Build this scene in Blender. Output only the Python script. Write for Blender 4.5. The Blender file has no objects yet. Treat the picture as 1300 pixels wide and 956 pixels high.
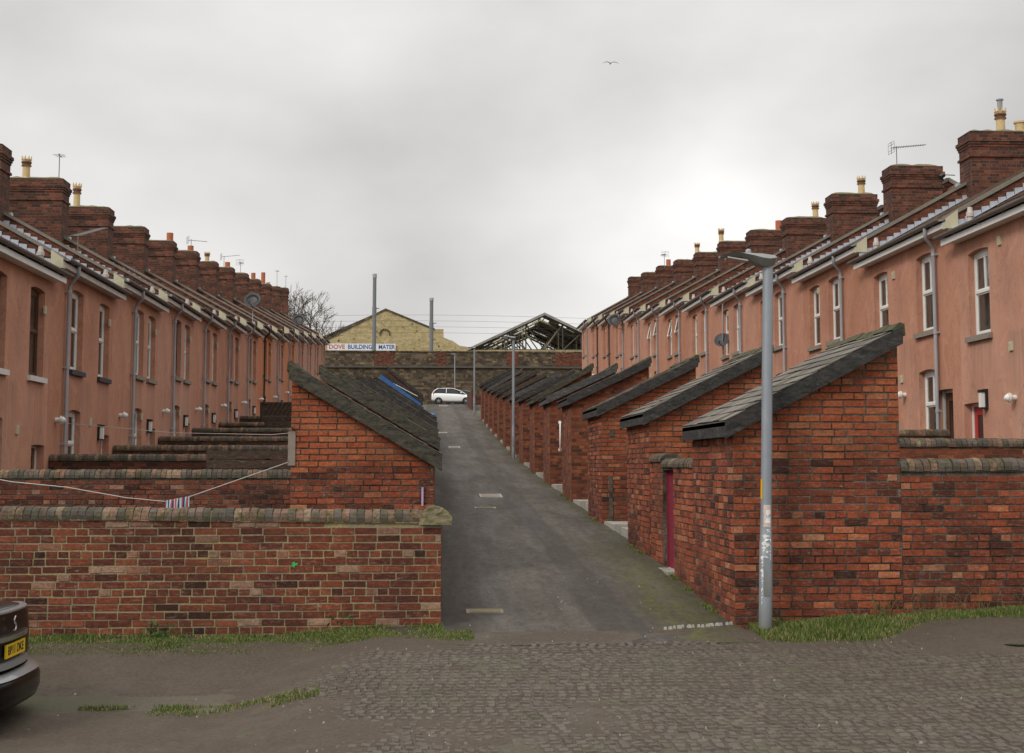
import bpy, bmesh, math, random
from mathutils import Vector, Matrix, noise, geometry
R = math.radians
random.seed(7)
SC = bpy.context.scene
COL = SC.collection

# ------------------------------------------------------------------ camera
cam = bpy.data.cameras.new("camera")
camo = bpy.data.objects.new("camera", cam)
COL.objects.link(camo)
camo.location = (0, 0, 1.75)
camo.rotation_euler = (R(90 + 5.191), 0, R(-3.322))
cam.sensor_fit = 'HORIZONTAL'
cam.sensor_width = 36
cam.lens = 36 * 1750 / 1300
cam.shift_y = -45 / 1300
cam.clip_start = 0.1
cam.clip_end = 4000
SC.camera = camo

# ------------------------------------------------------------------ world: overcast sky
SUN_EL, SUN_AZ = R(38), R(228)      # azimuth clockwise from +Y: light comes from behind left
world = bpy.data.worlds.new("World")
SC.world = world
world.use_nodes = True
nt = world.node_tree
for n in list(nt.nodes):
    nt.nodes.remove(n)
def WN(t, **k):
    n = nt.nodes.new(t)
    for a, b in k.items():
        setattr(n, a, b)
    return n
wo = WN('ShaderNodeOutputWorld')
sky = WN('ShaderNodeTexSky', sky_type='NISHITA', sun_disc=False)
sky.sun_elevation = SUN_EL
sky.sun_rotation = SUN_AZ
sky.altitude = 50
sky.dust_density = 4
bg_sky = WN('ShaderNodeBackground'); bg_sky.inputs[1].default_value = 0.06
nt.links.new(sky.outputs[0], bg_sky.inputs[0])
tc = WN('ShaderNodeTexCoord')
mp = WN('ShaderNodeMapping'); mp.inputs['Scale'].default_value = (1.3, 1.0, 2.2)
nt.links.new(tc.outputs['Generated'], mp.inputs[0])
nz = WN('ShaderNodeTexNoise'); nz.inputs['Scale'].default_value = 2.4; nz.inputs['Detail'].default_value = 6; nz.inputs['Roughness'].default_value = 0.45; nz.inputs['Distortion'].default_value = 0.1
nt.links.new(mp.outputs[0], nz.inputs['Vector'])
def wmath(op, a, b=None, c=None):
    n = WN('ShaderNodeMath', operation=op)
    for i, v in enumerate((a, b, c)):
        if v is None: continue
        if isinstance(v, (int, float)): n.inputs[i].default_value = v
        else: nt.links.new(v, n.inputs[i])
    return n.outputs[0]
def wdir(vec):
    n = WN('ShaderNodeVectorMath', operation='DOT_PRODUCT')
    nt.links.new(tc.outputs['Generated'], n.inputs[0])
    n.inputs[1].default_value = Vector(vec).normalized()
    return n.outputs['Value']
sep = WN('ShaderNodeSeparateXYZ'); nt.links.new(tc.outputs['Generated'], sep.inputs[0])
# brightness of the cloud deck by direction
glow = wmath('POWER', wmath('MAXIMUM', wdir((0.165, 1, 0.165)), 0.0), 110.0)
dark = wmath('POWER', wmath('MAXIMUM', wdir((0.11, 1, 0.285)), 0.0), 70.0)
noi = wmath('SUBTRACT', nz.outputs['Fac'], 0.5)
v = wmath('ADD', 0.73, wmath('MULTIPLY', noi, 1.0))
v = wmath('ADD', v, wmath('MULTIPLY', glow, 0.40))
v = wmath('SUBTRACT', v, wmath('MULTIPLY', dark, 0.24))
# an overcast deck is two to three times brighter overhead than at the horizon
zen = wmath('MAXIMUM', wmath('SUBTRACT', sep.outputs[2], 0.40), 0.0)
v = wmath('ADD', v, wmath('MULTIPLY', zen, 1.5))
comb = WN('ShaderNodeCombineXYZ')
nt.links.new(v, comb.inputs[0]); nt.links.new(wmath('MULTIPLY', v, 0.985), comb.inputs[1]); nt.links.new(wmath('MULTIPLY', v, 0.962), comb.inputs[2])
bg_cl = WN('ShaderNodeBackground'); bg_cl.inputs[1].default_value = 1.0
nt.links.new(comb.outputs[0], bg_cl.inputs[0])
mixw = WN('ShaderNodeMixShader'); mixw.inputs[0].default_value = 0.94
nt.links.new(bg_sky.outputs[0], mixw.inputs[1]); nt.links.new(bg_cl.outputs[0], mixw.inputs[2])
nt.links.new(mixw.outputs[0], wo.inputs[0])

sd = bpy.data.lights.new("sun", 'SUN')
sd.energy = 1.5
sd.angle = R(18)
sd.color = (1.0, 0.95, 0.88)
so = bpy.data.objects.new("sun", sd)
COL.objects.link(so)
dirv = Vector((math.sin(SUN_AZ) * math.cos(SUN_EL), math.cos(SUN_AZ) * math.cos(SUN_EL), math.sin(SUN_EL)))
so.rotation_euler = dirv.to_track_quat('Z', 'Y').to_euler()
so.location = (0, 0, 60)

SC.render.engine = 'CYCLES'
SC.view_settings.view_transform = 'Standard'
SC.view_settings.look = 'None'
SC.view_settings.exposure = 0.12
SC.view_settings.gamma = 1.0
SC.view_settings.use_curve_mapping = False
SC.cycles.max_bounces = 5
SC.cycles.transparent_max_bounces = 8

# ------------------------------------------------------------------ materials
class NT:
    def __init__(s, name):
        s.m = bpy.data.materials.new(name)
        s.m.use_nodes = True
        s.t = s.m.node_tree
        s.b = s.t.nodes['Principled BSDF']
    def n(s, t, ins=None, **k):
        nd = s.t.nodes.new(t)
        for a, b in k.items(): setattr(nd, a, b)
        if ins:
            for a, b in ins.items(): s.put(nd.inputs[a], b)
        return nd
    def put(s, sock, v):
        if isinstance(v, bpy.types.NodeSocket): s.t.links.new(v, sock)
        else:
            if isinstance(v, tuple) and len(v) == 3 and sock.type == 'RGBA': v = (*v, 1)
            sock.default_value = v
    def math(s, op, a, b=0.0, c=0.0, clamp=False):
        nd = s.n('ShaderNodeMath', operation=op, use_clamp=clamp)
        s.put(nd.inputs[0], a); s.put(nd.inputs[1], b); s.put(nd.inputs[2], c)
        return nd.outputs[0]
    def mix(s, f, a, b, mode='MIX'):
        nd = s.n('ShaderNodeMix', data_type='RGBA', blend_type=mode)
        s.put(nd.inputs[0], f); s.put(nd.inputs[6], a); s.put(nd.inputs[7], b)
        return nd.outputs[2]
    def obj(s): return s.n('ShaderNodeTexCoord').outputs['Object']
    def uv(s): return s.n('ShaderNodeUVMap').outputs[0]
    def scale(s, v, sc):
        nd = s.n('ShaderNodeMapping'); s.put(nd.inputs[0], v); nd.inputs['Scale'].default_value = sc
        return nd.outputs[0]
    def noise(s, v, scale, detail=4, rough=0.55, dist=0.0):
        nd = s.n('ShaderNodeTexNoise', {'Scale': scale, 'Detail': detail, 'Roughness': rough, 'Distortion': dist})
        s.put(nd.inputs['Vector'], v)
        return nd.outputs['Fac']
    def ramp(s, f, stops, interp='LINEAR'):
        nd = s.n('ShaderNodeValToRGB'); s.put(nd.inputs[0], f)
        cr = nd.color_ramp; cr.interpolation = interp
        while len(cr.elements) < len(stops): cr.elements.new(0.5)
        for e, (p, c) in zip(cr.elements, stops):
            e.position = p
            e.color = (c, c, c, 1) if isinstance(c, (int, float)) else (*c, 1)
        return nd.outputs[0]
    def bump(s, h, strength=0.5, dist=0.01, nrm=None):
        nd = s.n('ShaderNodeBump'); s.put(nd.inputs['Height'], h)
        nd.inputs['Strength'].default_value = strength; nd.inputs['Distance'].default_value = dist
        if nrm: s.put(nd.inputs['Normal'], nrm)
        return nd.outputs[0]
    def out(s, col=None, rough=None, nrm=None, metal=None, spec=None):
        if col is not None: s.put(s.b.inputs['Base Color'], col)
        if rough is not None: s.put(s.b.inputs['Roughness'], rough)
        if nrm is not None: s.put(s.b.inputs['Normal'], nrm)
        if metal is not None: s.put(s.b.inputs['Metallic'], metal)
        if spec is not None: s.put(s.b.inputs['Specular IOR Level'], spec)
        return s.m

def simple(name, col, rough=0.6, metal=0.0, var=0.25, scale=6.0, bump=0.0, spec=0.4):
    k = NT(name)
    v = k.obj()
    f = k.noise(v, scale, 5, 0.6)
    c = k.mix(f, tuple(x * (1 - var) for x in col), tuple(min(1, x * (1 + var)) for x in col))
    nr = k.bump(k.noise(v, scale * 8, 3), bump, 0.01) if bump else None
    return k.out(c, rough, nr, metal, spec)

RED = [(0.0, (.028, .013, .012)), (0.14, (.075, .022, .015)), (0.34, (.15, .038, .022)), (0.6, (.26, .066, .032)), (0.78, (.34, .105, .052)), (0.90, (.36, .17, .11)), (1.0, (.46, .29, .20))]
ORA = [(0.0, (.035, .016, .013)), (0.12, (.10, .030, .017)), (0.35, (.25, .056, .024)), (0.62, (.42, .092, .036)), (0.88, (.54, .155, .058)), (1.0, (.54, .25, .13))]
DAR = [(0.0, (.05, .028, .022)), (0.3, (.12, .040, .026)), (0.65, (.21, .060, .034)), (1.0, (.30, .10, .055))]

def brick_real(name, stops, grime=0.5, moss=True):
    k = NT(name)
    o = k.obj()
    at = k.n('ShaderNodeAttribute', attribute_name='tint')
    sp = k.n('ShaderNodeSeparateColor'); k.put(sp.inputs[0], at.outputs['Color'])
    base = k.ramp(sp.outputs[0], stops)
    mott = k.noise(o, 34, 5, 0.7)
    c = k.mix(k.ramp(mott, [(0.35, 0.0), (0.7, 1.0)]), k.mix(0.55, base, (.02, .012, .01)), base)
    strk = k.noise(k.scale(o, (1, 1, 7)), 7, 5, .7, .5)
    c = k.mix(k.ramp(strk, [(.36, .65), (.52, 0.0)]), c, k.mix(0.7, base, (.03, .016, .012)))
    c = k.mix(k.ramp(k.noise(k.scale(o, (1, 1, 3)), 15, 4, .7), [(.52, 0.0), (.70, .55)]), c, k.mix(0.5, base, (.50, .20, .12)))
    pale = k.ramp(k.noise(k.scale(o, (1, 1, 2.2)), 13, 6, 0.78), [(0.53, 0.0), (0.66, 1.0)])
    c = k.mix(k.math('MULTIPLY', pale, k.math('MULTIPLY', sp.outputs[1], 0.6)), c, (.42, .28, .22))
    smear = k.ramp(k.noise(o, 3.1, 7, .8), [(.60, 0.0), (.68, .6)])
    c = k.mix(smear, c, (.16, .14, .115))
    g = k.ramp(k.noise(k.scale(o, (.8, .8, 1.1)), 1.1, 8, 0.7), [(0.44, 0.0), (0.66, 1.0)])
    c = k.mix(k.math('MULTIPLY', g, grime), c, (.022, .016, .013))
    h = k.math('ADD', k.math('MULTIPLY', mott, 0.7), k.math('MULTIPLY', k.noise(o, 110, 3), 0.4))
    return k.out(c, 0.9, k.bump(h, 0.75, 0.006), spec=0.25)

def mortar(name, col, col2):
    k = NT(name); o = k.obj()
    f = k.ramp(k.noise(o, 1.6, 6, 0.7), [(0.38, 0.0), (0.62, 1.0)])
    c = k.mix(f, col, col2)
    c = k.mix(k.ramp(k.noise(o, 45, 4), [(0.4, 0.0), (0.7, 0.6)]), c, tuple(x * .35 for x in col))
    return k.out(c, 0.95, k.bump(k.noise(o, 60, 4), 0.8, 0.008), spec=0.2)

def brick_tex(name, stops, mort=(.11, .085, .06), grime=0.5, bw=.235, rh=.0765):
    k = NT(name); u = k.uv(); o = k.obj()
    wob = k.n('ShaderNodeTexNoise', {'Scale': 3.0}); k.put(wob.inputs['Vector'], u)
    wv = k.n('ShaderNodeVectorMath', operation='SCALE'); k.put(wv.inputs[0], wob.outputs['Color']); wv.inputs['Scale'].default_value = 0.006
    av = k.n('ShaderNodeVectorMath', operation='ADD'); k.put(av.inputs[0], u); k.put(av.inputs[1], wv.outputs[0])
    b = k.n('ShaderNodeTexBrick', {'Color1': (0, 0, 0, 1), 'Color2': (1, 1, 1, 1), 'Mortar': (.5, .5, .5, 1), 'Scale': 1.0,
                                   'Mortar Size': .006, 'Mortar Smooth': .25, 'Bias': 0.0, 'Brick Width': bw, 'Row Height': rh},
            offset=0.5, offset_frequency=2, squash=0.5, squash_frequency=4)
    k.put(b.inputs['Vector'], av.outputs[0])
    base = k.ramp(b.outputs['Color'], stops)
    mott = k.noise(u, 26, 5, 0.7)
    c = k.mix(k.ramp(mott, [(0.35, 0.0), (0.7, 1.0)]), k.mix(0.5, base, (.02, .012, .01)), base)
    c = k.mix(k.ramp(k.noise(k.scale(u, (1, 5, 1)), 6, 5, .7), [(.36, .5), (.52, 0.0)]), c, (.03, .017, .013))
    c = k.mix(b.outputs['Fac'], c, mort)
    g = k.ramp(k.noise(o, 1.1, 6, 0.65), [(0.40, 0.0), (0.68, 1.0)])
    c = k.mix(k.math('MULTIPLY', g, grime), c, (.022, .016, .013))
    h = k.math('SUBTRACT', k.math('MULTIPLY', mott, 0.35), b.outputs['Fac'])
    return k.out(c, 0.9, k.bump(h, 0.8, 0.008), spec=0.25)

M = {}
M['brick_red'] = brick_real('brick_red', RED, 0.5)
M['brick_orange'] = brick_real('brick_orange', ORA, 0.62)
M['mortar_yellow'] = mortar('mortar_yellow', (.38, .31, .155), (.25, .22, .16))
M['mortar_dark'] = mortar('mortar_dark', (.035, .028, .02), (.17, .155, .125))
M['brick_tex'] = brick_tex('brick_tex', [(0.0, (.10, .035, .02)), (0.12, (.17, .045, .024)), (0.4, (.27, .068, .030)), (0.75, (.38, .105, .042)), (1.0, (.46, .16, .07))], grime=0.5)
M['brick_tex_dark'] = brick_tex('brick_tex_dark', DAR, grime=0.5)
M['brick_chimney'] = brick_tex('brick_chimney', [(0, (.08, .045, .034)), (.3, (.155, .055, .037)), (.7, (.24, .075, .045)), (1, (.34, .12, .07))], (.15, .13, .10), 0.6)
M['brick_party'] = brick_tex('brick_party', [(0, (.06, .028, .02)), (.35, (.18, .055, .032)), (.8, (.30, .085, .042)), (1, (.36, .13, .06))], (.10, .08, .06), 0.3)

def render_wall(name, c1, c2):
    k = NT(name); o = k.obj()
    big = k.noise(o, .55, 5, .6)
    c = k.mix(k.ramp(big, [(.35, 0.0), (.65, 1.0)]), c1, c2)
    st = k.ramp(k.noise(k.scale(o, (1.3, 1.3, .45)), 1.5, 8, .7, .5), [(.42, 0.0), (.72, 1.0)])
    c = k.mix(k.math('MULTIPLY', st, .42), c, tuple(x * .6 for x in c1))
    st2 = k.ramp(k.noise(k.scale(o, (.9, .9, .5)), 1.5, 7, .7, .6), [(.52, 0.0), (.70, 1.0)])
    c = k.mix(k.math('MULTIPLY', st2, .34), c, (.26, .22, .18))
    pat = k.ramp(k.noise(o, 1.9, 3, .5, .8), [(.60, 0.0), (.63, 1.0)])
    c = k.mix(k.math('MULTIPLY', pat, .22), c, tuple(min(1, x * 1.25) for x in c2))
    ln = k.math('MULTIPLY', k.ramp(k.math('ABSOLUTE', k.math('SUBTRACT', k.noise(k.scale(o, (1, 1, .6)), .9, 8, .65, .8), .5)), [(.002, 1.0), (.006, 0.0)]), .35)
    c = k.mix(ln, c, (.10, .06, .04))
    # rain streaks below the upper sills
    xyz = k.n('ShaderNodeSeparateXYZ', {0: o})
    m1 = k.ramp(k.math('ABSOLUTE', k.math('SUBTRACT', xyz.outputs[1], 4.48)), [(.30, 1.0), (.62, 0.0)])
    m2 = k.ramp(k.math('ABSOLUTE', k.math('SUBTRACT', xyz.outputs[1], 2.80)), [(.30, 1.0), (.62, 0.0)])
    below = k.math('SUBTRACT', 3.25, xyz.outputs[2])
    fade = k.math('MULTIPLY', k.math('MULTIPLY', below, 12.0, clamp=True), k.math('SUBTRACT', 1.0, k.math('MULTIPLY', below, .6), clamp=True))
    strk = k.ramp(k.noise(k.scale(o, (6, 6, .4)), 1.6, 6, .7), [(.40, 0.0), (.62, 1.0)])
    c = k.mix(k.math('MULTIPLY', k.math('MULTIPLY', k.math('MAXIMUM', m1, m2), fade), k.math('MULTIPLY', strk, .5), clamp=True), c, (.15, .105, .08))
    fine = k.noise(o, 38, 4, .7)
    c = k.mix(k.ramp(fine, [(.35, .35), (.6, 0.0)]), c, tuple(x * .55 for x in c1))
    return k.out(c, .93, k.bump(k.math('ADD', fine, k.noise(o, 130, 2)), .45, .006), spec=.2)
M['render'] = render_wall('salmon_render', (.49, .232, .150), (.60, .310, .215))
M['render_b'] = render_wall('salmon_render_paler', (.50, .25, .170), (.60, .33, .235))
M['render_c'] = render_wall('salmon_render_darker', (.45, .205, .128), (.56, .28, .19))
M['render_warm'] = render_wall('orange_render', (.56, .21, .105), (.62, .26, .14))

def slate(name, c1, c2, lich=0.3):
    k = NT(name); u = k.uv(); o = k.obj()
    b = k.n('ShaderNodeTexBrick', {'Color1': (0, 0, 0, 1), 'Color2': (1, 1, 1, 1), 'Mortar': (0, 0, 0, 1), 'Scale': 1.0, 'Mortar Size': .006,
                                   'Mortar Smooth': .2, 'Brick Width': .30, 'Row Height': .21}, offset=.5)
    k.put(b.inputs['Vector'], u)
    c = k.mix(b.outputs['Color'], c1, c2)
    c = k.mix(b.outputs['Fac'], c, tuple(x * .3 for x in c1))
    l = k.ramp(k.noise(o, 2.4, 7, .75), [(.5, 0.0), (.66, 1.0)])
    c = k.mix(k.math('MULTIPLY', l, lich), c, (.17, .15, .085))
    h = k.math('SUBTRACT', k.math('MULTIPLY', k.noise(o, 22, 4), .4), b.outputs['Fac'])
    return k.out(c, .78, k.bump(h, .7, .012), spec=.3)
M['slate_house'] = slate('roof_tile_house', (.075, .040, .028), (.15, .098, .068), .55)
M['slate_shed'] = slate('slate_shed', (.05, .046, .044), (.15, .14, .13), .25)
M['verge'] = simple('verge_cement', (.20, .185, .155), .9, 0, .4, 3, .4)
M['tarred'] = None
def timber(name, c1, c2, pale=.3):
    k = NT(name); o = k.obj()
    f = k.ramp(k.noise(k.scale(o, (2, 2, 4)), 4.0, 9, .82, .8), [(.36, 0.0), (.64, 1.0)])
    c = k.mix(f, c1, c2)
    w = k.ramp(k.noise(k.scale(o, (1, 1, 3)), 4.5, 6, .75), [(.56, 0.0), (.68, 1.0)])
    c = k.mix(k.math('MULTIPLY', w, pale), c, (.24, .24, .22))
    return k.out(c, .75, k.bump(f, .5, .01), spec=.35)
M['barge'] = timber('weathered_bargeboard', (.006, .006, .006), (.060, .055, .050), .30)
M['barge_grey'] = timber('grey_bargeboard', (.02, .02, .02), (.11, .11, .105), .45)
M['barge_moss'] = timber('mossy_bargeboard', (.007, .007, .006), (.095, .086, .060), .15)
M['barge_blue'] = timber('blue_bargeboard', (.02, .10, .30), (.04, .15, .42), .05)
M['fence_wood'] = timber('dark_fence_boards', (.022, .014, .009), (.10, .062, .040), .40)
M['gate_wood'] = timber('old_gate_boards', (.02, .016, .013), (.05, .035, .025), .15)
M['red_gate'] = timber('crimson_gate_paint', (.17, .012, .030), (.26, .018, .045), .04)
M['moss'] = simple('moss', (.085, .085, .018), .95, 0, .6, 30, .8)
M['flaunch'] = simple('mossy_cement', (.14, .125, .065), .95, 0, .55, 9, .6)
M['flaunch_dark'] = simple('mossy_ridge', (.065, .062, .030), .95, 0, .6, 12, .7)
M['mast_steel'] = simple('mast_steel', (.17, .18, .19), .5, .2, .2, 3)
M['lead'] = simple('lead_flashing', (.42, .45, .50), .45, .15, .3, 8, .1)
M['upvc'] = simple('white_plastic', (.74, .73, .70), .4, 0, .14, 3)
M['upvc_dirty'] = simple('weathered_white_plastic', (.50, .46, .42), .5, 0, .3, 4)
M['gutter'] = simple('gutter_brown_grey', (.19, .165, .15), .5, 0, .3, 5)
M['pipe'] = simple('grey_downpipe', (.33, .33, .35), .42, 0, .2, 3)
M['pipe_black'] = simple('black_downpipe', (.02, .02, .02), .4, 0, .2, 3)
M['cream'] = simple('cream_eaves_block', (.50, .47, .33), .8, 0, .25, 7)
M['sill_stone'] = simple('stone_sill', (.24, .20, .165), .9, 0, .35, 14, .3)
M['sill_white'] = simple('white_sill', (.62, .58, .54), .7, 0, .15, 7)
M['sill_dark'] = simple('slate_sill', (.03, .033, .04), .6, 0, .3, 7)
M['brown_wood'] = simple('brown_window_wood', (.085, .040, .018), .55, 0, .3, 6)
M['red_door'] = simple('red_door_paint', (.40, .03, .03), .35, 0, .12, 3)
M['green_door'] = simple('dark_green_door', (.03, .06, .04), .4, 0, .15, 3)
M['brown_door'] = simple('brown_door', (.13, .05, .025), .4, 0, .2, 3)
M['curtain'] = simple('net_curtain', (.55, .54, .50), .95, 0, .2, 20)
M['room_grey'] = simple('window_backing', (.55, .56, .50), .9, 0, .3, 3)  # pale backing added inside the windows, sets how light the panes look
M['pot_buff'] = simple('buff_clay_pot', (.56, .42, .22), .85, 0, .25, 12, .2)
M['pot_red'] = simple('terracotta_pot', (.42, .13, .06), .85, 0, .25, 12, .2)
M['pot_band'] = simple('pot_band_brown', (.15, .07, .04), .8, 0, .2, 12)
M['steel'] = simple('steel_flue', (.30, .30, .30), .4, .6, .2, 8)
M['galv'] = None
M['black_plastic'] = simple('black_plastic', (.018, .018, .018), .4, 0, .3, 5)
M['dish'] = simple('dark_dish', (.035, .035, .038), .5, 0, .3, 12)
M['aerial'] = simple('aerial_metal', (.20, .20, .20), .5, .4, .2, 10)
M['sandstone'] = simple('sandstone_cap', (.20, .175, .10), .95, 0, .5, 12, .7)
M['concrete'] = simple('concrete_slab', (.34, .32, .28), .9, 0, .25, 9, .3)
M['rope'] = simple('washing_line', (.45, .42, .38), .8)
M['peg_a'] = simple('stripe_pink', (.42, .05, .10), .9)
M['peg_b'] = simple('stripe_mint', (.35, .52, .50), .9)
M['peg_c'] = simple('stripe_navy', (.03, .03, .09), .9)
M['tarp'] = simple('blue_tarp', (.02, .05, .14), .5, 0, .4, 9)
M['green_paint'] = simple('green_spray', (.02, .42, .10), .7)
M['white_paint'] = simple('white_paint', (.70, .70, .68), .6, 0, .1, 12)
M['yellow_sign'] = simple('yellow_label', (.65, .36, .01), .6, 0, .06, 5)
M['paper'] = simple('torn_sticker', (.55, .47, .40), .8, 0, .25, 30)
M['ink'] = simple('ink', (.02, .02, .02), .7)
M['gull'] = simple('gull_grey', (.42, .42, .43), .8)
M['wire'] = simple('wire', (.05, .05, .05), .5)
M['bark'] = simple('bark', (.075, .060, .050), .95, 0, .35, 8)
M['twig'] = simple('twig', (.10, .075, .058), .95, 0, .3, 8)
M['rubber'] = simple('tyre_rubber', (.018, .018, .018), .85, 0, .2, 20)
M['alloy'] = simple('alloy_rim', (.42, .43, .45), .35, .7, .1, 6)
M['chrome'] = simple('chrome_trim', (.55, .55, .57), .16, .9, .05, 6)
M['lens_red'] = simple('red_lens', (.40, .008, .012), .15, 0, .1, 6)
M['lens_clear'] = simple('clear_lens', (.5, .5, .5), .1, .3, .1, 6)
M['plate'] = simple('yellow_plate', (.66, .42, .008), .45, 0, .04, 6)
M['bin_body'] = simple('dark_bin', (.012, .016, .02), .5, 0, .2, 6)
M['bin_lid'] = simple('blue_bin_lid', (.03, .16, .48), .45, 0, .1, 6)
M['sign_white'] = simple('sign_white', (.72, .71, .70), .6, 0, .06, 2)
M['sign_red'] = simple('sign_red', (.42, .10, .08), .6)
M['sign_blue'] = simple('sign_blue', (.015, .10, .36), .6)
M['truss'] = simple('cream_truss', (.34, .30, .17), .7, 0, .4, 3)
M['truss_dark'] = simple('rusty_steel', (.085, .075, .062), .8, 0, .4, 3)
M['sheet'] = simple('dull_roof_sheet', (.27, .26, .23), .7, 0, .5, 1.2)
M['litter'] = simple('pale_litter', (.33, .31, .27), .8, 0, .4, 20)
M['dry_stem'] = simple('dry_stems', (.17, .12, .05), .95)
M['leafy'] = simple('green_weed', (.035, .075, .015), .8, 0, .4, 20)

k = NT('galvanised_steel'); o = k.obj()
c = k.mix(k.noise(k.scale(o, (1, 1, .4)), 14, 5), (.22, .245, .275), (.34, .365, .40))
lowm = k.ramp(k.n('ShaderNodeSeparateXYZ', {0: o}).outputs[2], [(0.0, 1.0), (0.12, .55), (.32, 0.0)])
c = k.mix(lowm, c, (.20, .20, .17))
M['galv'] = k.out(c, .42, metal=.35)

k = NT('window_glass')
tr = k.n('ShaderNodeBsdfTransparent', {0: (.80, .84, .84)}); gl = k.n('ShaderNodeBsdfGlossy', {0: (.9, .9, .9), 'Roughness': .04})
fr = k.n('ShaderNodeFresnel', {0: 1.5}); mx = k.n('ShaderNodeMixShader')
k.put(mx.inputs[0], k.math('ADD', k.math('MULTIPLY', fr.outputs[0], .75), .04, clamp=True)); k.put(mx.inputs[1], tr.outputs[0]); k.put(mx.inputs[2], gl.outputs[0])
k.put([n for n in k.t.nodes if n.type == 'OUTPUT_MATERIAL'][0].inputs[0], mx.outputs[0])
M['glass'] = k.m
M['dark_glass'] = NT('car_glass').out((.012, .014, .016), .06, spec=.6)
def paint(name, col, cc=.6, rg=.32, sp_=.5):
    k = NT(name); k.out(col, rg, spec=sp_)
    k.b.inputs['Coat Weight'].default_value = cc; k.b.inputs['Coat Roughness'].default_value = .06
    return k.m
M['car_black'] = paint('black_car_paint', (.005, .004, .004), .0, .24, .22)
M['car_white'] = paint('white_car_paint', (.82, .83, .83))
M['car_silver'] = paint('silver_car_paint', (.20, .205, .21))

def asphalt():
    k = NT('asphalt'); o = k.obj()
    c = k.mix(k.noise(o, 60, 4, .8), (.046, .037, .030), (.094, .079, .065))
    pt = k.ramp(k.noise(k.scale(o, (1.3, .25, 1)), 1.2, 6, .65), [(.38, 0.0), (.62, 1.0)])
    c = k.mix(k.math('MULTIPLY', pt, .40), c, (.112, .098, .085))
    wet = k.ramp(k.noise(k.scale(o, (2.4, .22, 1)), .9, 8, .75), [(.46, 0.0), (.62, 1.0)])
    c = k.mix(k.math('MULTIPLY', wet, .6), c, (.048, .042, .037))
    tr = k.math('ADD', k.math('MULTIPLY', k.noise(k.scale(o, (1, .12, 1)), 2.2, 4, .6), .55), k.math('MULTIPLY', k.noise(k.scale(o, (1, .4, 1)), 5.5, 4, .7), .45))
    c = k.mix(k.ramp(tr, [(.44, 0.0), (.58, .75)]), c, (.128, .113, .098))
    x = k.n('ShaderNodeSeparateXYZ', {0: o})
    sx = k.math('ADD', x.outputs[0], k.math('MULTIPLY', k.noise(k.scale(o, (1, .25, 1)), 1.0, 4, .6), .5))
    band = k.math('MULTIPLY', k.ramp(k.math('ABSOLUTE', k.math('SUBTRACT', sx, 2.15)), [(.20, 1.0), (.26, 0.0)]), .5)
    c = k.mix(band, c, (.048, .043, .038))
    band2 = k.math('MULTIPLY', k.ramp(k.math('ABSOLUTE', k.math('SUBTRACT', sx, 1.15)), [(.30, 1.0), (.55, 0.0)]), .3)
    c = k.mix(band2, c, (.118, .106, .093))
    edge = k.ramp(k.math('SUBTRACT', x.outputs[0], k.math('MULTIPLY', k.noise(o, 1.5, 5, .7), 1.1)), [(0.0, 0.0), (1.0, 1.0)])
    edge = k.math('MULTIPLY', k.math('SUBTRACT', k.math('SUBTRACT', x.outputs[0], 1.75), k.math('MULTIPLY', k.noise(o, 1.1, 5, .7), .9)), 3.0, clamp=True)
    near = k.math('SUBTRACT', 1.0, k.math('MULTIPLY', k.math('SUBTRACT', x.outputs[1], 17.5), .16, clamp=True), clamp=True)
    ms = k.math('MULTIPLY', k.math('MULTIPLY', edge, near), k.ramp(k.noise(o, 6, 9, .85), [(.47, 0.0), (.55, 1.0)]))
    c = k.mix(ms, c, (.105, .105, .022))
    e2 = k.math('MULTIPLY', k.math('SUBTRACT', x.outputs[0], 2.72), 4.0, clamp=True)
    ms2 = k.math('MULTIPLY', e2, k.ramp(k.noise(o, 3, 6, .8), [(.42, 0.0), (.55, 1.0)]))
    c = k.mix(k.math('MULTIPLY', ms2, .8), c, (.065, .062, .030))
    e3 = k.math('MULTIPLY', k.math('SUBTRACT', .75, x.outputs[0]), 2.5, clamp=True)
    c = k.mix(k.math('MULTIPLY', e3, .55), c, (.042, .036, .030))
    cn = k.noise(k.scale(o, (1, .5, 1)), 1.1, 7, .62, 1.2)
    crk = k.math('MULTIPLY', k.ramp(k.math('ABSOLUTE', k.math('SUBTRACT', cn, .5)), [(.0025, 1.0), (.007, 0.0)]), k.ramp(k.noise(o, .45, 3), [(.46, 0.0), (.56, .8)]))
    c = k.mix(k.math('MULTIPLY', crk, .0), c, (.02, .018, .016))
    sp1 = k.noise(k.scale(o, (1, .45, 1)), 13, 8, .85)
    c = k.mix(k.ramp(sp1, [(.40, .55), (.52, 0.0)]), c, (.035, .030, .025))
    c = k.mix(k.ramp(k.noise(k.scale(o, (1, .35, 1)), 19, 8, .85), [(.56, 0.0), (.70, .6)]), c, (.17, .155, .135))
    h = k.math('SUBTRACT', k.math('ADD', k.noise(o, 90, 3, .8), k.math('MULTIPLY', k.noise(o, 7, 4), .8)), 0.0)
    rg = k.math('SUBTRACT', .90, k.math('MULTIPLY', wet, .22))
    return k.out(c, rg, k.bump(h, .6, .010), spec=.22)
M['asphalt'] = asphalt()

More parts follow.
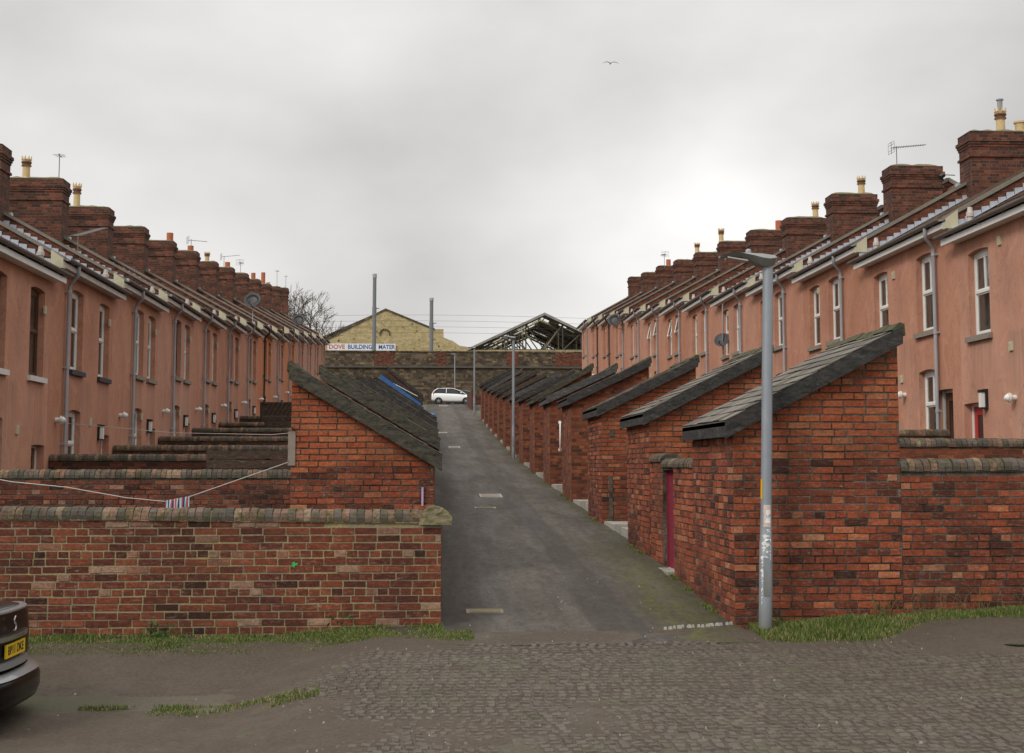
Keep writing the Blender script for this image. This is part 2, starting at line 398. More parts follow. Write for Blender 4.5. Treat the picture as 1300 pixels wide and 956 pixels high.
def mud(name, c1, c2, moss):
    k = NT(name); o = k.obj()
    c = k.mix(k.noise(o, 2.2, 7, .7), c1, c2)
    c = k.mix(k.ramp(k.noise(o, 30, 5, .8), [(.4, 0.0), (.75, .6)]), c, tuple(min(1, x * 1.7) for x in c2))
    if moss:
        c = k.mix(k.ramp(k.noise(o, 1.1, 6, .7), [(.5, 0.0), (.6, moss)]), c, (.055, .06, .02))
    wet = k.ramp(k.noise(o, 1.1, 5, .6), [(.5, 0.0), (.64, 1.0)])
    return k.out(c, k.math('SUBTRACT', .9, k.math('MULTIPLY', wet, .25)), k.bump(k.math('ADD', k.noise(o, 9, 6, .7), k.math('MULTIPLY', k.noise(o, 55, 4), .35)), .7, .03), spec=.35)
M['mud'] = mud('mud', (.036, .026, .018), (.085, .066, .048), 0.0)
M['ground'] = mud('earth_ground', (.055, .045, .032), (.10, .085, .062), .7)
M['yard'] = mud('yard_concrete', (.12, .11, .10), (.20, .185, .165), .2)
k = NT('sett_stone'); o = k.obj()
at = k.n('ShaderNodeAttribute', attribute_name='tint'); sp = k.n('ShaderNodeSeparateColor'); k.put(sp.inputs[0], at.outputs['Color'])
c = k.mix(sp.outputs[0], (.062, .049, .038), (.112, .091, .071))
c = k.mix(k.ramp(k.noise(o, 1.4, 6, .7), [(.36, 0.0), (.58, .85)]), c, (.082, .064, .048))
c = k.mix(k.ramp(k.noise(o, 40, 3), [(.5, 0.0), (.8, .5)]), c, (.20, .175, .15))
M['sett'] = k.out(c, .68, k.bump(k.noise(o, 45, 4, .7), .5, .01), spec=.4)
M['grass'] = None
k = NT('grass_blades'); at = k.n('ShaderNodeAttribute', attribute_name='tint'); sp = k.n('ShaderNodeSeparateColor'); k.put(sp.inputs[0], at.outputs['Color'])
c = k.ramp(sp.outputs[0], [(0, (.045, .085, .014)), (.5, (.10, .155, .028)), (.8, (.165, .185, .05)), (1, (.32, .25, .12))])
M['grass'] = k.out(c, .7, spec=.25)
k = NT('turf_soil'); o = k.obj()
M['turf'] = k.out(k.mix(k.noise(o, 12, 5, .7), (.035, .040, .014), (.06, .075, .02)), .95, k.bump(k.noise(o, 30, 4), .8, .03))
M['water'] = NT('puddle_water').out((.03, .026, .018), .04, spec=.6)
def stone_wall(name, stops, bw, rh, grime, mort=(.03, .028, .02)):
    return brick_tex(name, stops, mort, grime, bw, rh)
M['rail_stone'] = stone_wall('sooty_sandstone', [(0, (.08, .062, .042)), (.5, (.165, .128, .085)), (.85, (.25, .19, .12)), (1, (.40, .28, .15))], .45, .20, .6)
M['yellow_stone'] = stone_wall('yellow_sandstone', [(0, (.58, .46, .23)), (.5, (.72, .58, .30)), (1, (.80, .68, .40))], .42, .21, .30, (.40, .33, .17))
k = NT('coping_brick'); o = k.obj()
at = k.n('ShaderNodeAttribute', attribute_name='tint'); sp = k.n('ShaderNodeSeparateColor'); k.put(sp.inputs[0], at.outputs['Color'])
c = k.ramp(sp.outputs[0], [(0, (.075, .062, .055)), (.45, (.135, .112, .095)), (.6, (.17, .105, .078)), (.85, (.26, .15, .10)), (1, (.28, .21, .14))])
c = k.mix(k.ramp(k.noise(o, 6, 7, .85), [(.46, 0.0), (.58, .9)]), c, (.060, .060, .020))
c = k.mix(k.ramp(k.noise(o, 1.7, 5, .7), [(.45, 0.0), (.62, .6)]), c, (.045, .040, .034))
c = k.mix(k.ramp(k.noise(o, 25, 5, .8), [(.45, 0.0), (.7, .6)]), c, (.03, .025, .02))
M['coping'] = k.out(c, .9, k.bump(k.noise(o, 50, 4), .6, .008), spec=.3)

# ------------------------------------------------------------------ mesh builder
class MB:
    """collects faces (with a material index and a colour tint) and links them as ONE mesh object"""
    def __init__(s): s.v = []; s.f = []; s.m = []; s.t = []; s.sm = []
    def face(s, pts, m=0, t=(0.5, 0.5), smooth=False):
        i = len(s.v); s.v += [tuple(p) for p in pts]; s.f.append(tuple(range(i, i + len(pts)))); s.m.append(m); s.t.append(t); s.sm.append(smooth)
    def idx(s, vs, fs, m=0, t=(0.5, 0.5), smooth=False):
        i = len(s.v); s.v += [tuple(p) for p in vs]
        for f in fs: s.f.append(tuple(a + i for a in f)); s.m.append(m); s.t.append(t); s.sm.append(smooth)
    def hexa(s, p, m=0, t=(0.5, 0.5)):
        s.idx(p, [(0, 3, 2, 1), (4, 5, 6, 7), (0, 1, 5, 4), (1, 2, 6, 5), (2, 3, 7, 6), (3, 0, 4, 7)], m, t)
    def box(s, x0, x1, y0, y1, z0, z1, m=0, t=(0.5, 0.5)):
        if x0 > x1: x0, x1 = x1, x0
        s.hexa([(x0, y0, z0), (x1, y0, z0), (x1, y1, z0), (x0, y1, z0), (x0, y0, z1), (x1, y0, z1), (x1, y1, z1), (x0, y1, z1)], m, t)
    def prism(s, poly, axis, a0, a1, m=0, t=(0.5, 0.5)):
        """poly: 2d points in the two other axes (order x,y,z minus axis)"""
        def P(q, a):
            l = list(q); l.insert(axis, a); return tuple(l)
        n = len(poly)
        vs = [P(q, a0) for q in poly] + [P(q, a1) for q in poly]
        fs = [tuple(range(n)), tuple(range(2 * n - 1, n - 1, -1))] + [(i, (i + 1) % n, (i + 1) % n + n, i + n) for i in range(n)]
        s.idx(vs, fs, m, t)
    def tube(s, pts, r, n=8, m=0, t=(0.5, 0.5), caps=True, smooth=True):
        pts = [Vector(p) for p in pts]
        rs = r if isinstance(r, (list, tuple)) else [r] * len(pts)
        vs = []; up = None
        for i, p in enumerate(pts):
            d = (pts[min(i + 1, len(pts) - 1)] - pts[max(i - 1, 0)])
            if d.length < 1e-9: d = Vector((0, 0, 1))
            d.normalize()
            a = d.cross(Vector((0, 0, 1)) if abs(d.z) < .95 else Vector((0, 1, 0))) if up is None else (up - d * up.dot(d))
            if a.length < 1e-6: a = d.orthogonal()
            a.normalize(); up = a; b = d.cross(a)
            for j in range(n):
                an = 2 * math.pi * j / n
                vs.append(p + (a * math.cos(an) + b * math.sin(an)) * rs[i])
        fs = []
        for i in range(len(pts) - 1):
            for j in range(n):
                fs.append((i * n + j, i * n + (j + 1) % n, (i + 1) * n + (j + 1) % n, (i + 1) * n + j))
        s.idx(vs, fs, m, t, smooth)
        if caps:
            k = len(pts) - 1
            s.face([vs[j] for j in range(n)][::-1], m, t); s.face([vs[k * n + j] for j in range(n)], m, t)
    def lathe(s, prof, c, n=16, m=0, t=(0.5, 0.5), mats=None, smooth=True):
        c = Vector(c)
        for i in range(len(prof) - 1):
            (r0, z0), (r1, z1) = prof[i], prof[i + 1]
            mm = mats[i] if mats else m
            for j in range(n):
                a0, a1 = 2 * math.pi * j / n, 2 * math.pi * (j + 1) / n
                s.face([c + Vector((r0 * math.cos(a0), r0 * math.sin(a0), z0)), c + Vector((r0 * math.cos(a1), r0 * math.sin(a1), z0)),
                        c + Vector((r1 * math.cos(a1), r1 * math.sin(a1), z1)), c + Vector((r1 * math.cos(a0), r1 * math.sin(a0), z1))], mm, t, False)
    def build(s, name, mats, parent=None, loc=None, mode='box', weld=False):
        me = bpy.data.meshes.new(name)
        me.from_pydata(s.v, [], s.f)
        if not isinstance(mats, (list, tuple)): mats = [mats]
        for mt in mats: me.materials.append(M[mt] if isinstance(mt, str) else mt)
        me.polygons.foreach_set('material_index', s.m)
        me.polygons.foreach_set('use_smooth', s.sm)
        uvl = me.uv_layers.new(name='UVMap')
        ca = me.color_attributes.new('tint', 'FLOAT_COLOR', 'CORNER')
        uvs = []; cs = []
        for p, t in zip(me.polygons, s.t):
            n = p.normal; ax, ay, az = abs(n.x), abs(n.y), abs(n.z)
            for vi in p.vertices:
                x, y, z = me.vertices[vi].co
                if mode == 'roof': uvs += (y, x * 1.14)
                elif mode == 'roofx': uvs += (x, y * 1.14)
                elif az > .75 and az >= ax and az >= ay: uvs += (x, y)
                elif ax > ay: uvs += (y + .11, z)
                else: uvs += (x, z)
                cs += (t[0], t[1], 0, 1)
        me.uv_layers['UVMap'].data.foreach_set('uv', uvs); me.color_attributes['tint'].data.foreach_set('color', cs)
        if weld:
            bm = bmesh.new(); bm.from_mesh(me); bmesh.ops.remove_doubles(bm, verts=bm.verts, dist=1e-4)
            bmesh.ops.recalc_face_normals(bm, faces=bm.faces); bm.to_mesh(me); bm.free()
        me.update()
        ob = bpy.data.objects.new(name, me)
        COL.objects.link(ob)
        if parent is not None: ob.parent = parent
        if loc is not None: ob.location = loc
        return ob

def tag(o, label=None, cat=None, group=None, kind=None):
    if label: o['label'] = label
    if cat: o['category'] = cat
    if group: o['group'] = group
    if kind: o['kind'] = kind
    return o
def thing(name, loc, label, cat, group=None, rz=0):
    o = bpy.data.objects.new(name, None); COL.objects.link(o)
    o.location = loc; o.rotation_euler = (0, 0, rz); o.empty_display_size = .3
    return tag(o, label, cat, group)
def lerp_tab(tab, x):
    if x <= tab[0][0]: return tab[0][1]
    for (a, b), (c, d) in zip(tab, tab[1:]):
        if x <= c: return b + (d - b) * (x - a) / (c - a)
    return tab[-1][1]
def sstep(a, b, x):
    t = max(0, min(1, (x - a) / (b - a))); return t * t * (3 - 2 * t)
ORD = ['first', 'second', 'third', 'fourth', 'fifth', 'sixth', 'seventh', 'eighth', 'ninth', 'tenth', 'eleventh', 'twelfth', 'thirteenth', 'fourteenth', 'fifteenth']

# ------------------------------------------------------------------ terrain
GT = [(0, -.20), (8, -.16), (11, -.08), (13, .04), (14.3, .12), (18, .38), (22, .56), (27, .78), (40, 1.42), (53, 2.15), (68, 3.2), (80, 4.1), (96, 5.4), (118, 6.95), (124, 7.3), (400, 8.0), (3000, 8.0)]
def G(x, y):
    z = lerp_tab(GT, y)
    if y < 14.3:
        k = 1 - sstep(12.6, 14.3, y)
        z -= .22 * sstep(-.5, -1.8, x) * sstep(14.1, 12.2, y) if x < -.5 else 0
    if x < -.3: z -= .085 * sstep(-.3, -1.6, x) * (1 - sstep(14.6, 15.5, y)) * sstep(12.0, 13.6, y)
    if x > 3: z += .19 * sstep(3, 6.5, x) * sstep(9.5, 14.3, y)
    if y > 14.5:
        if x < -.2: z -= .60 * sstep(-.2, -6, x) * (1 - sstep(100, 118, y))
        elif x > 3.3: z += .05 * sstep(3.3, 8, x)
    return z
def Gn(x, y, amp=.018):
    return G(x, y) + amp * noise.noise(Vector((x * .9, y * .6, 0))) + amp * .5 * noise.noise(Vector((x * 2.7, y * 2.1, 3)))

def grid(name, xs, ys, zf, mat, kind='structure', label=None, mask=None):
    b = MB()
    vs = [(x, y, zf(x, y)) for y in ys for x in xs]
    nx = len(xs); fs = []
    for j in range(len(ys) - 1):
        for i in range(nx - 1):
            if mask and not mask((xs[i] + xs[i + 1]) / 2, (ys[j] + ys[j + 1]) / 2): continue
            fs.append((j * nx + i, j * nx + i + 1, (j + 1) * nx + i + 1, (j + 1) * nx + i))
    b.idx(vs, fs, 0, (.5, .5), True)
    o = b.build(name, mat); o['kind'] = kind
    if label: o['label'] = label
    return o
def rng(a, b, st):
    n = max(1, int(round((b - a) / st))); return [a + (b - a) * i / n for i in range(n + 1)]

def ground_z(x, y):
    z = Gn(x, y)
    if -0.1 < x < 3.3 and 13.0 < y < 124: z -= .10
    return z
gxs = [-1500, -600, -200, -80, -40, -24, -16] + rng(-12, 12, .4) + [16, 24, 40, 80, 200, 600, 1500]
gys = [-60, -20, 0] + rng(4, 24, .4) + rng(25, 60, 1.25)[0:] + rng(62, 130, 2.5) + [150, 200, 300, 500, 900, 1500, 2500]
grid('ground', gxs, gys, ground_z, 'ground', label='brown earth and worn yard ground on the hillside')

# asphalt back lane
LX0, LX1 = -.45, 3.16
grid('lane', rng(LX0, LX1, .18), rng(13.25, 60, .3) + rng(61, 124, 1.0),
     lambda x, y: Gn(x, y) + (0.0 if y > 14.2 or x > .1 else 0) + .006 - .02 * sstep(2.9, 3.16, x) * 0, 'asphalt', label='worn grey tarmac back lane climbing between the outhouses')
grid('road', rng(-60, 60, 2), [122.5, 124, 127, 130.5], lambda x, y: G(x, y) + .03, 'asphalt', label='tarmac road crossing at the top of the lane')

# stone setts in front
def mudmask(x, y):
    v = .9 * noise.noise(Vector((x * .35, y * .55, 5))) + .45 * noise.noise(Vector((x * 1.3, y * 1.4, 9)))
    v += 1.4 * sstep(-.2, -2.2, x) + 1.3 * sstep(3.4, 6.0, x) * sstep(11.2, 12.6, y) + .5 * sstep(12.9, 13.6, y) - .35
    return v
b = MB()
y = 4.6; row = 0
while y < 13.45:
    L = .112 + random.uniform(-.008, .009)
    x = -6.5 + random.uniform(0, .11)
    while x < 9.5:
        w = .088 + random.uniform(-.012, .014)
        mk = mudmask(x, y)
        if mk < .42 and random.random() > .03:
            z = Gn(x + w / 2, y + L / 2, .014) + .011 - .020 * max(0, min(1, mk + .32)) + random.uniform(-.004, .005)
            tx, ty = random.uniform(-.004, .004), random.uniform(-.004, .004)
            g = .005; e = .012; sh = .0
            x0, x1, y0, y1 = x + g, x + w - g, y + g, y + L - g
            top = [(x0 + e, y0 + e, z - tx - ty), (x1 - e, y0 + e, z + tx - ty), (x1 - e, y1 - e, z + tx + ty), (x0 + e, y1 - e, z - tx + ty)]
            bot = [(x0, y0, z - .035), (x1, y0, z - .035), (x1, y1, z - .035), (x0, y1, z - .035)]
            t = (random.random(), random.random())
            b.face(top, 0, t)
            for q in range(4):
                b.face([bot[q], bot[(q + 1) % 4], top[(q + 1) % 4], top[q]], 0, t)
        x += w
    y += L; row += 1
o = b.build('stone_setts', 'sett'); tag(o, 'small worn stone setts paving the road in the foreground', kind='structure')
grid('dirt_track', rng(-14, 14, .14), rng(4.2, 13.9, .14),
     lambda x, y: Gn(x, y, .014) + .004 + .016 * max(-.3, min(1.2, mudmask(x, y))) + .012 * noise.noise(Vector((x * 3, y * 5, 2))) - .045 * sstep(12.45, 12.2, y) * sstep(11.6, 11.95, y) * sstep(-1.5, -2.2, x) * sstep(-4.6, -3.9, x),
     'mud', label='brown mud filling the joints and ruts of the road')

# ------------------------------------------------------------------ brick helpers
def real_bricks(mb, o, du, n, L, z0, zt, mi=0, seed=1, row=.0765, bl=.232, head=5, jit=1.0, palebias=0.0, split=None):
    """laid bricks on a plane; o local origin, du along, n outward normal, zt(u) gives top"""
    rnd = random.Random(seed)
    o = Vector(o); du = Vector(du); n = Vector(n)
    r = 0; z = z0
    zmax = max(zt(0), zt(L), zt(L / 2))
    while z + row * .6 < zmax:
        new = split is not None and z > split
        header = (r % head) == head - 1 and not new
        bw = bl * .5 if header else bl
        u = -bw * (.5 if r % 2 else 0) - rnd.uniform(0, .02)
        while u < L:
            w = bw * (1 + rnd.uniform(-.03, .03))
            if not header and rnd.random() < .06: w *= .55
            a, c = max(u, 0), min(u + w, L)
            if c - a > .03 and z + row * .8 < zt((a + c) / 2):
                g = .0045 + rnd.uniform(0, .0025)
                pr = .004 + rnd.uniform(0, .007) * jit
                dz = rnd.uniform(-.003, .003)
                sk = rnd.uniform(-.003, .003)
                za, zb = z + g + dz, z + row - g + dz
                aa = a if a == 0 else a + g; cc = c if c == L else c - g
                e = .004
                q = [o + du * aa + Vector((0, 0, za)), o + du * cc + Vector((0, 0, za + sk)), o + du * cc + Vector((0, 0, zb + sk)), o + du * aa + Vector((0, 0, zb))]
                ff = [q[0] + du * e + Vector((0, 0, e)), q[1] - du * e + Vector((0, 0, e)), q[2] - du * e - Vector((0, 0, e)), q[3] + du * e - Vector((0, 0, e))]
                ff = [p + n * pr for p in ff]
                bb = [p - n * .004 for p in q]
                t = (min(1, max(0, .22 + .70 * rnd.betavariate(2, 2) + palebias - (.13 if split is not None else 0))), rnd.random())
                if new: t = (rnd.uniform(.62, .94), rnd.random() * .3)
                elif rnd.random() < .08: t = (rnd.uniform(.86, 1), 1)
                elif rnd.random() < .035: t = (rnd.uniform(.02, .14), .1)
                mb.face(ff, mi, t)
                for k2 in range(4): mb.face([bb[k2], bb[(k2 + 1) % 4], ff[(k2 + 1) % 4], ff[k2]], mi, t)
            u += w
        z += row; r += 1

def coping_mesh(mb, p0, p1, half, h, step=.078, seed=3, mi=0, lift=0.0):
    """half-round coping bricks from p0 to p1 (top of wall points)"""
    rnd = random.Random(seed)
    p0 = Vector(p0); p1 = Vector(p1); d = p1 - p0; L = d.length; d.normalize()
    sd_ = d.cross(Vector((0, 0, 1))).normalized()
    n = max(1, int(L / step)); st = L / n
    prof = [(-half, 0), (-half, h * .35), (-half * .86, h * .68), (-half * .5, h * .93), (0, h), (half * .5, h * .93), (half * .86, h * .68), (half, h * .35), (half, 0)]
    mb.prismlist = None
    for i in range(n):
        s0, s1 = i * st + .004, (i + 1) * st - .004
        dh = rnd.uniform(-.006, .006); sc = 1 + rnd.uniform(-.04, .04); lean = rnd.uniform(-.008, .008)
        t = (rnd.random(), rnd.random())
        A = [p0 + d * (s0 + lean * q[1] / h) + sd_ * q[0] * sc + Vector((0, 0, q[1] + dh + lift)) for q in prof]
        B = [p0 + d * (s1 + lean * q[1] / h) + sd_ * q[0] * sc + Vector((0, 0, q[1] + dh + lift)) for q in prof]
        e = .006
        m_ = len(prof)
        mb.idx(A + B, [tuple(range(m_)), tuple(range(2 * m_ - 1, m_ - 1, -1))] + [(j, j + 1, j + 1 + m_, j + m_) for j in range(m_ - 1)], mi, t)
    # mortar bed under and between
    c = [p0 + sd_ * (-half * .93) + Vector((0, 0, -.012 + lift)), p0 + sd_ * (half * .93) + Vector((0, 0, -.012 + lift))]
    e_ = [q + d * L for q in c]
    hh = Vector((0, 0, h * .55))
    pr2 = [(-half * .93, 0), (-half * .93, h * .3), (-half * .75, h * .62), (-half * .4, h * .86), (half * .4, h * .86), (half * .75, h * .62), (half * .93, h * .3), (half * .93, 0)]
    A = [p0 + sd_ * q[0] + Vector((0, 0, q[1] - .01 + lift)) for q in pr2]; B = [q + d * L for q in A]; m_ = len(pr2)
    mb.idx(A + B, [tuple(range(m_)), tuple(range(2 * m_ - 1, m_ - 1, -1))] + [(j, (j + 1) % m_, (j + 1) % m_ + m_, j + m_) for j in range(m_)], mi + 1, (.5, .5))

def yard_wall(name, p0, p1, zb, zt0, zt1, thick, label, real=None, mort='mortar_dark', seed=1, cat='wall', group=None, tex='brick_tex_dark', cop=.115, faces=('front',), palebias=0.0, capend=None):
    """wall running from p0 to p1 (xy); zt = top of coping"""
    p0 = Vector((*p0, 0)); p1 = Vector((*p1, 0)); d = (p1 - p0); L = d.length; d.normalize(); n = Vector((d.y, -d.x, 0))
    org = Vector((p0.x, p0.y, zb))
    t = thing(name, org, label, cat, group)
    w = MB()
    hh = lambda u: (zt0 + (zt1 - zt0) * u / L) - cop - zb
    a, bq = Vector((0, 0, 0)), d * L
    back = -n * thick
    P = [a, bq, bq + back, a + back]
    w.hexa([*P, P[0] + Vector((0, 0, hh(0))), P[1] + Vector((0, 0, hh(L))), P[2] + Vector((0, 0, hh(L))), P[3] + Vector((0, 0, hh(0)))], 1 if real else 0)
    if real:
        real_bricks(w, (0, 0, 0), d, n, L, 0.0, hh, 0, seed, palebias=palebias)
        if 'end1' in faces: real_bricks(w, bq, -n, d, thick, 0.0, lambda u: hh(L), 0, seed + 5)
        if 'end0' in faces: real_bricks(w, back, n, -d, thick, 0.0, lambda u: hh(0), 0, seed + 6)
        w.build('brickwork', [real, mort], t)
    else:
        w.build('brickwork', [tex], t)
    c = MB()
    mid = -n * (thick / 2)
    coping_mesh(c, a + mid + Vector((0, 0, hh(0))), bq + mid + Vector((0, 0, hh(L))), thick / 2 + .028, cop, seed=seed + 9)
    c.build('coping', ['coping', mort], t)
    return t

# ------------------------------------------------------------------ houses
SP = .55          # roof slope
RIDGE = 4.1
def arch_poly(yc, w, z0, z1, rise=.07, n=8):
    """opening outline in (y,z)"""
    p = [(yc - w / 2, z0), (yc + w / 2, z0)]
    for i in range(n + 1):
        f = i / n; yy = yc + w / 2 - w * f
        p.append((yy, z1 - rise + rise * (1 - (2 * f - 1) ** 2)))
    return p
def face_with_holes(mb, outer, holes, to3, m=0):
    bm = bmesh.new()
    es = []
    for loop in [outer] + holes:
        vs = [bm.verts.new((q[0], q[1], 0)) for q in loop]
        es += [bm.edges.new((vs[i], vs[(i + 1) % len(vs)])) for i in range(len(vs))]
    bmesh.ops.triangle_fill(bm, edges=es, use_beauty=True, use_dissolve=False)
    bm.verts.index_update()
    vs = [to3(v.co.x, v.co.y) for v in bm.verts]
    mb.idx(vs, [tuple(v.index for v in f.verts) for f in bm.faces], m)
    bm.free()

def build_house(side, idx, y0, S, E, XW, base, cfg, last=False):
    sg = side
    row = 'right' if side > 0 else 'left'
    org = Vector((XW * sg, y0, base))
    lab = cfg['label']
    T = thing('terraced_house', org, lab, 'house', 'terraced houses of the %s row' % row)
    Wp = lambda a, y, z: (sg * a, y, z - base)      # a outward depth into the house
    def bx(mb, a0, a1, ya, yb, z0, z1, m=0, t=(.5, .5)):
        mb.box(sg * a0, sg * a1, ya, yb, z0 - base, z1 - base, m, t)
    ops = []          # (kind, yc, w, z0, z1)
    k = 1.0
    w1, w2, pp = cfg['w1'], cfg['w2'], cfg['pipe']
    if side > 0: u0, u1, lh, dh = E - 1.83, E - .24, E - 2.60, E - 3.05
    else: u0, u1, lh, dh = E - 1.92, E - .22, E - 2.74, E - 3.2
    ops = [('window', w1, .95, u0, u1), ('window', w2, .95, u0, u1), ('window', w1, .95, lh - 1.45, lh), ('door', cfg['door'], .88, base + .02, dh)]
    polys = [arch_poly(yc, w, z0, z1, .015 if kd == 'door' else .045) for kd, yc, w, z0, z1 in ops]
    WT = E + .14
    wall = MB()
    outer = [(0, base - 1.0), (S, base - 1.0), (S, WT), (0, WT)]
    face_with_holes(wall, outer, polys, lambda y, z: Wp(0, y, z))
    for pl in polys:      # reveals
        for i in range(len(pl)):
            (ya, za), (yb, zb) = pl[i], pl[(i + 1) % len(pl)]
            wall.face([Wp(0, ya, za), Wp(0, yb, zb), Wp(.19, yb, zb), Wp(.19, ya, za)])
    D = 2 * RIDGE
    gab = [(0, base - 1.0), (0, WT), (RIDGE, E + .02 + (RIDGE + .2) * SP), (D, WT), (D, base - 1.0)]
    wall.face([Wp(a, .02, z) for a, z in gab]); wall.face([Wp(a, S - .02, z) for a, z in gab])
    wall.face([Wp(D, 0, base - 1), Wp(D, S, base - 1), Wp(D, S, WT), Wp(D, 0, WT)])
    wall.build('wall', cfg.get('render', ['render', 'render_b', 'render', 'render_c'][(idx * 3 + (1 if side > 0 else 0)) % 4]), T)
    # roof surface height above a
    rz = lambda a: E + .20 + (a + .2) * SP
    rf = MB()
    th = .07
    n = 22; jr = random.Random(idx * 7 + side)
    a0 = -.24; a1 = RIDGE
    for i in range(n):
        f0, f1 = a0 + (a1 - a0) * i / n, a0 + (a1 - a0) * (i + 1.12) / n
        if i == n - 1: f1 = a1
        lo = .022 + jr.uniform(-.004, .004)
        # each course lifts at its lower edge
        A = Wp(f0, -.02, rz(f0) + lo); B_ = Wp(f0, S + .0, rz(f0) + lo); C_ = Wp(f1, S + .0, rz(f1)); D_ = Wp(f1, -.02, rz(f1))
        rf.face([A, B_, C_, D_]); rf.face([A, B_, Wp(f0, S, rz(f0) - .01), Wp(f0, -.02, rz(f0) - .01)])
    # underside and the far slope
    rf.face([Wp(a0, -.02, rz(a0) - th), Wp(a0, S, rz(a0) - th), Wp(a1, S, rz(a1) - th), Wp(a1, -.02, rz(a1) - th)])
    rf.face([Wp(a0, -.02, rz(a0) - th), Wp(a0, S, rz(a0) - th), Wp(a0, S, rz(a0)), Wp(a0, -.02, rz(a0))])
    rb = lambda a: rz(2 * RIDGE - a)
    rf.face([Wp(a1, -.02, rz(a1)), Wp(a1, S, rz(a1)), Wp(D + .24, S, rb(D + .24)), Wp(D + .24, -.02, rb(D + .24))])
    rf.build('roof', 'slate_house', T, mode='roof')
    rt = MB()
    q = 12
    for i in range(q):
        ya, yb = S * i / q + .01, S * (i + 1) / q - .005
        rt.prism([(sg * (a1 - .13), rz(a1) - base - .05), (sg * (a1 - .05), rz(a1) - base + .05), (sg * (a1 + .05), rz(a1) - base + .05), (sg * (a1 + .13), rz(a1) - base - .05)], 1, ya, yb)
    rt.build('ridge_tiles', 'pot_band' if idx % 3 else 'verge', T)
    # exposed party wall: brick strip that stands above the lower neighbour's roof, and its verge
    dp = .62 if idx > 0 else 2.2
    ps = MB()
    ps.prism([(sg * (-.05), rz(-.05) - .012 - base), (sg * (-.05), max(rz(-.05) - dp, E - .05) - base), (sg * .5, max(rz(.5) - dp, E - .35) - base), (sg * RIDGE, rz(RIDGE) - dp - base), (sg * (RIDGE), rz(RIDGE) - .012 - base)][::1], 1, -.012, .10)
    ps.prism([(sg * RIDGE, rz(RIDGE) - dp - base), (sg * D, rb(D) - dp - base), (sg * D, rb(D) - .09 - base), (sg * RIDGE, rz(RIDGE) - .09 - base)], 1, -.012, .10)
    ps.build('party_wall', 'brick_party', T)
    vg = MB()
    vg.prism([(sg * -.26, rz(-.26) - .045 - base), (sg * -.26, rz(-.26) + .035 - base), (sg * RIDGE, rz(RIDGE) + .035 - base), (sg * RIDGE, rz(RIDGE) - .045 - base)], 1, -.045, .11)
    vg.prism([(sg * (D + .26), rb(D + .26) - .075 - base), (sg * (D + .26), rb(D + .26) + .045 - base), (sg * RIDGE, rz(RIDGE) + .045 - base), (sg * RIDGE, rz(RIDGE) - .075 - base)], 1, -.07, .11)
    vg.build('verge', 'verge', T)
    if cfg.get('step'):
        st = cfg['step']        # height of own roof over lower roof
        fl = MB()
        cw = .165; a = -.18; i = 0
        lower = lambda a: rz(a) - st
        amax = cfg['ch0'] + .45
        while a < amax:
            zb0, zb1 = lower(a) + .02, lower(a + cw) + .02
            top = lower(a + cw * .5) + .115 + jr.uniform(-.012, .012)
            fl.prism([(sg * a, zb0 - base), (sg * (a + cw - .012), zb1 - base), (sg * (a + cw - .012), top + .02 - base), (sg * a, top - base)], 1, -.034, -.018)
            a += cw
        a = -.2
        fl.prism([(sg * -.2, lower(-.2) + .03 - base), (sg * amax, lower(amax) + .03 - base), (sg * amax, lower(amax) + .045 - base), (sg * -.2, lower(-.2) + .045 - base)], 1, -.12, -.02)
        fl.build('stepped_flashing', 'lead', T)
    # eaves: fascia, gutter, cream block, vent pipe
    fa = MB()
    bx(fa, -.24, -.215, .12, S + .24, E - .0, E + .15)
    bx(fa, -.214, -.01, .12, S - .02, E + .005, E + .03)
    fa.build('fascia', 'upvc' if side > 0 or idx < 1 else 'upvc_dirty', T)
    gt = MB()
    N = 8
    pr = [(-.30 + .062 * math.cos(math.pi + math.pi * j / N), E + .185 + .062 * math.sin(math.pi + math.pi * j / N)) for j in range(N + 1)]
    pri = [(-.30 + .052 * math.cos(math.pi + math.pi * j / N), E + .187 + .052 * math.sin(math.pi + math.pi * j / N)) for j in range(N + 1)]
    gt.prism([(sg * p[0], p[1] - base) for p in pr + pri[::-1]], 1, .10, S + .34)
    gt.prism([(sg * p[0], p[1] - base) for p in pr], 1, S + .335, S + .345)
    for yy in [S * (i + .5) / 5 for i in range(5)]:
        gt.tube([Wp(-.225, yy, E + .11), Wp(-.30, yy, E + .115)], .010, 5)
    gt.build('gutter', 'gutter', T)
    if idx >= 0:
        cb = MB()
        cb.prism([(sg * -.24, E - .03 - base), (sg * .0, E - .03 - base), (sg * .0, E + .33 - base), (sg * -.24, E + .16 - base)], 1, -.06, .11)
        cb.build('eaves_block', 'cream', T)
    vp = MB()
    vp.lathe([(.055, 0), (.055, .22), (.075, .22), (.075, .30), (.055, .31), (.045, .40), (0, .41)], Wp(.12, S - .35, E + .25), 10)
    vp.build('vent_pipe', 'upvc_dirty', T)
    # downpipe with swan neck
    dpm = MB(); r_ = .038
    xg = -.30
    dpm.tube([Wp(xg, pp - .18, E + .13), Wp(xg, pp - .18, E + .02), Wp(xg + .02, pp - .16, E - .06), Wp(-.12, pp - .02, E - .18), Wp(-.075, pp, E - .27), Wp(-.075, pp, E - 1.4), Wp(-.075, pp, base + .05)], r_, 10)
    zz = E - .33
    while zz > base + .4:
        dpm.tube([Wp(-.075, pp, zz), Wp(-.075, pp, zz - .07)], r_ * 1.28, 10)
        dpm.box(sg * -.075, sg * -.002, pp - .06, pp + .06, zz - .055 - base, zz - .02 - base)
        zz -= 1.55
    dpm.build('downpipe', cfg.get('pipemat', 'pipe'), T)
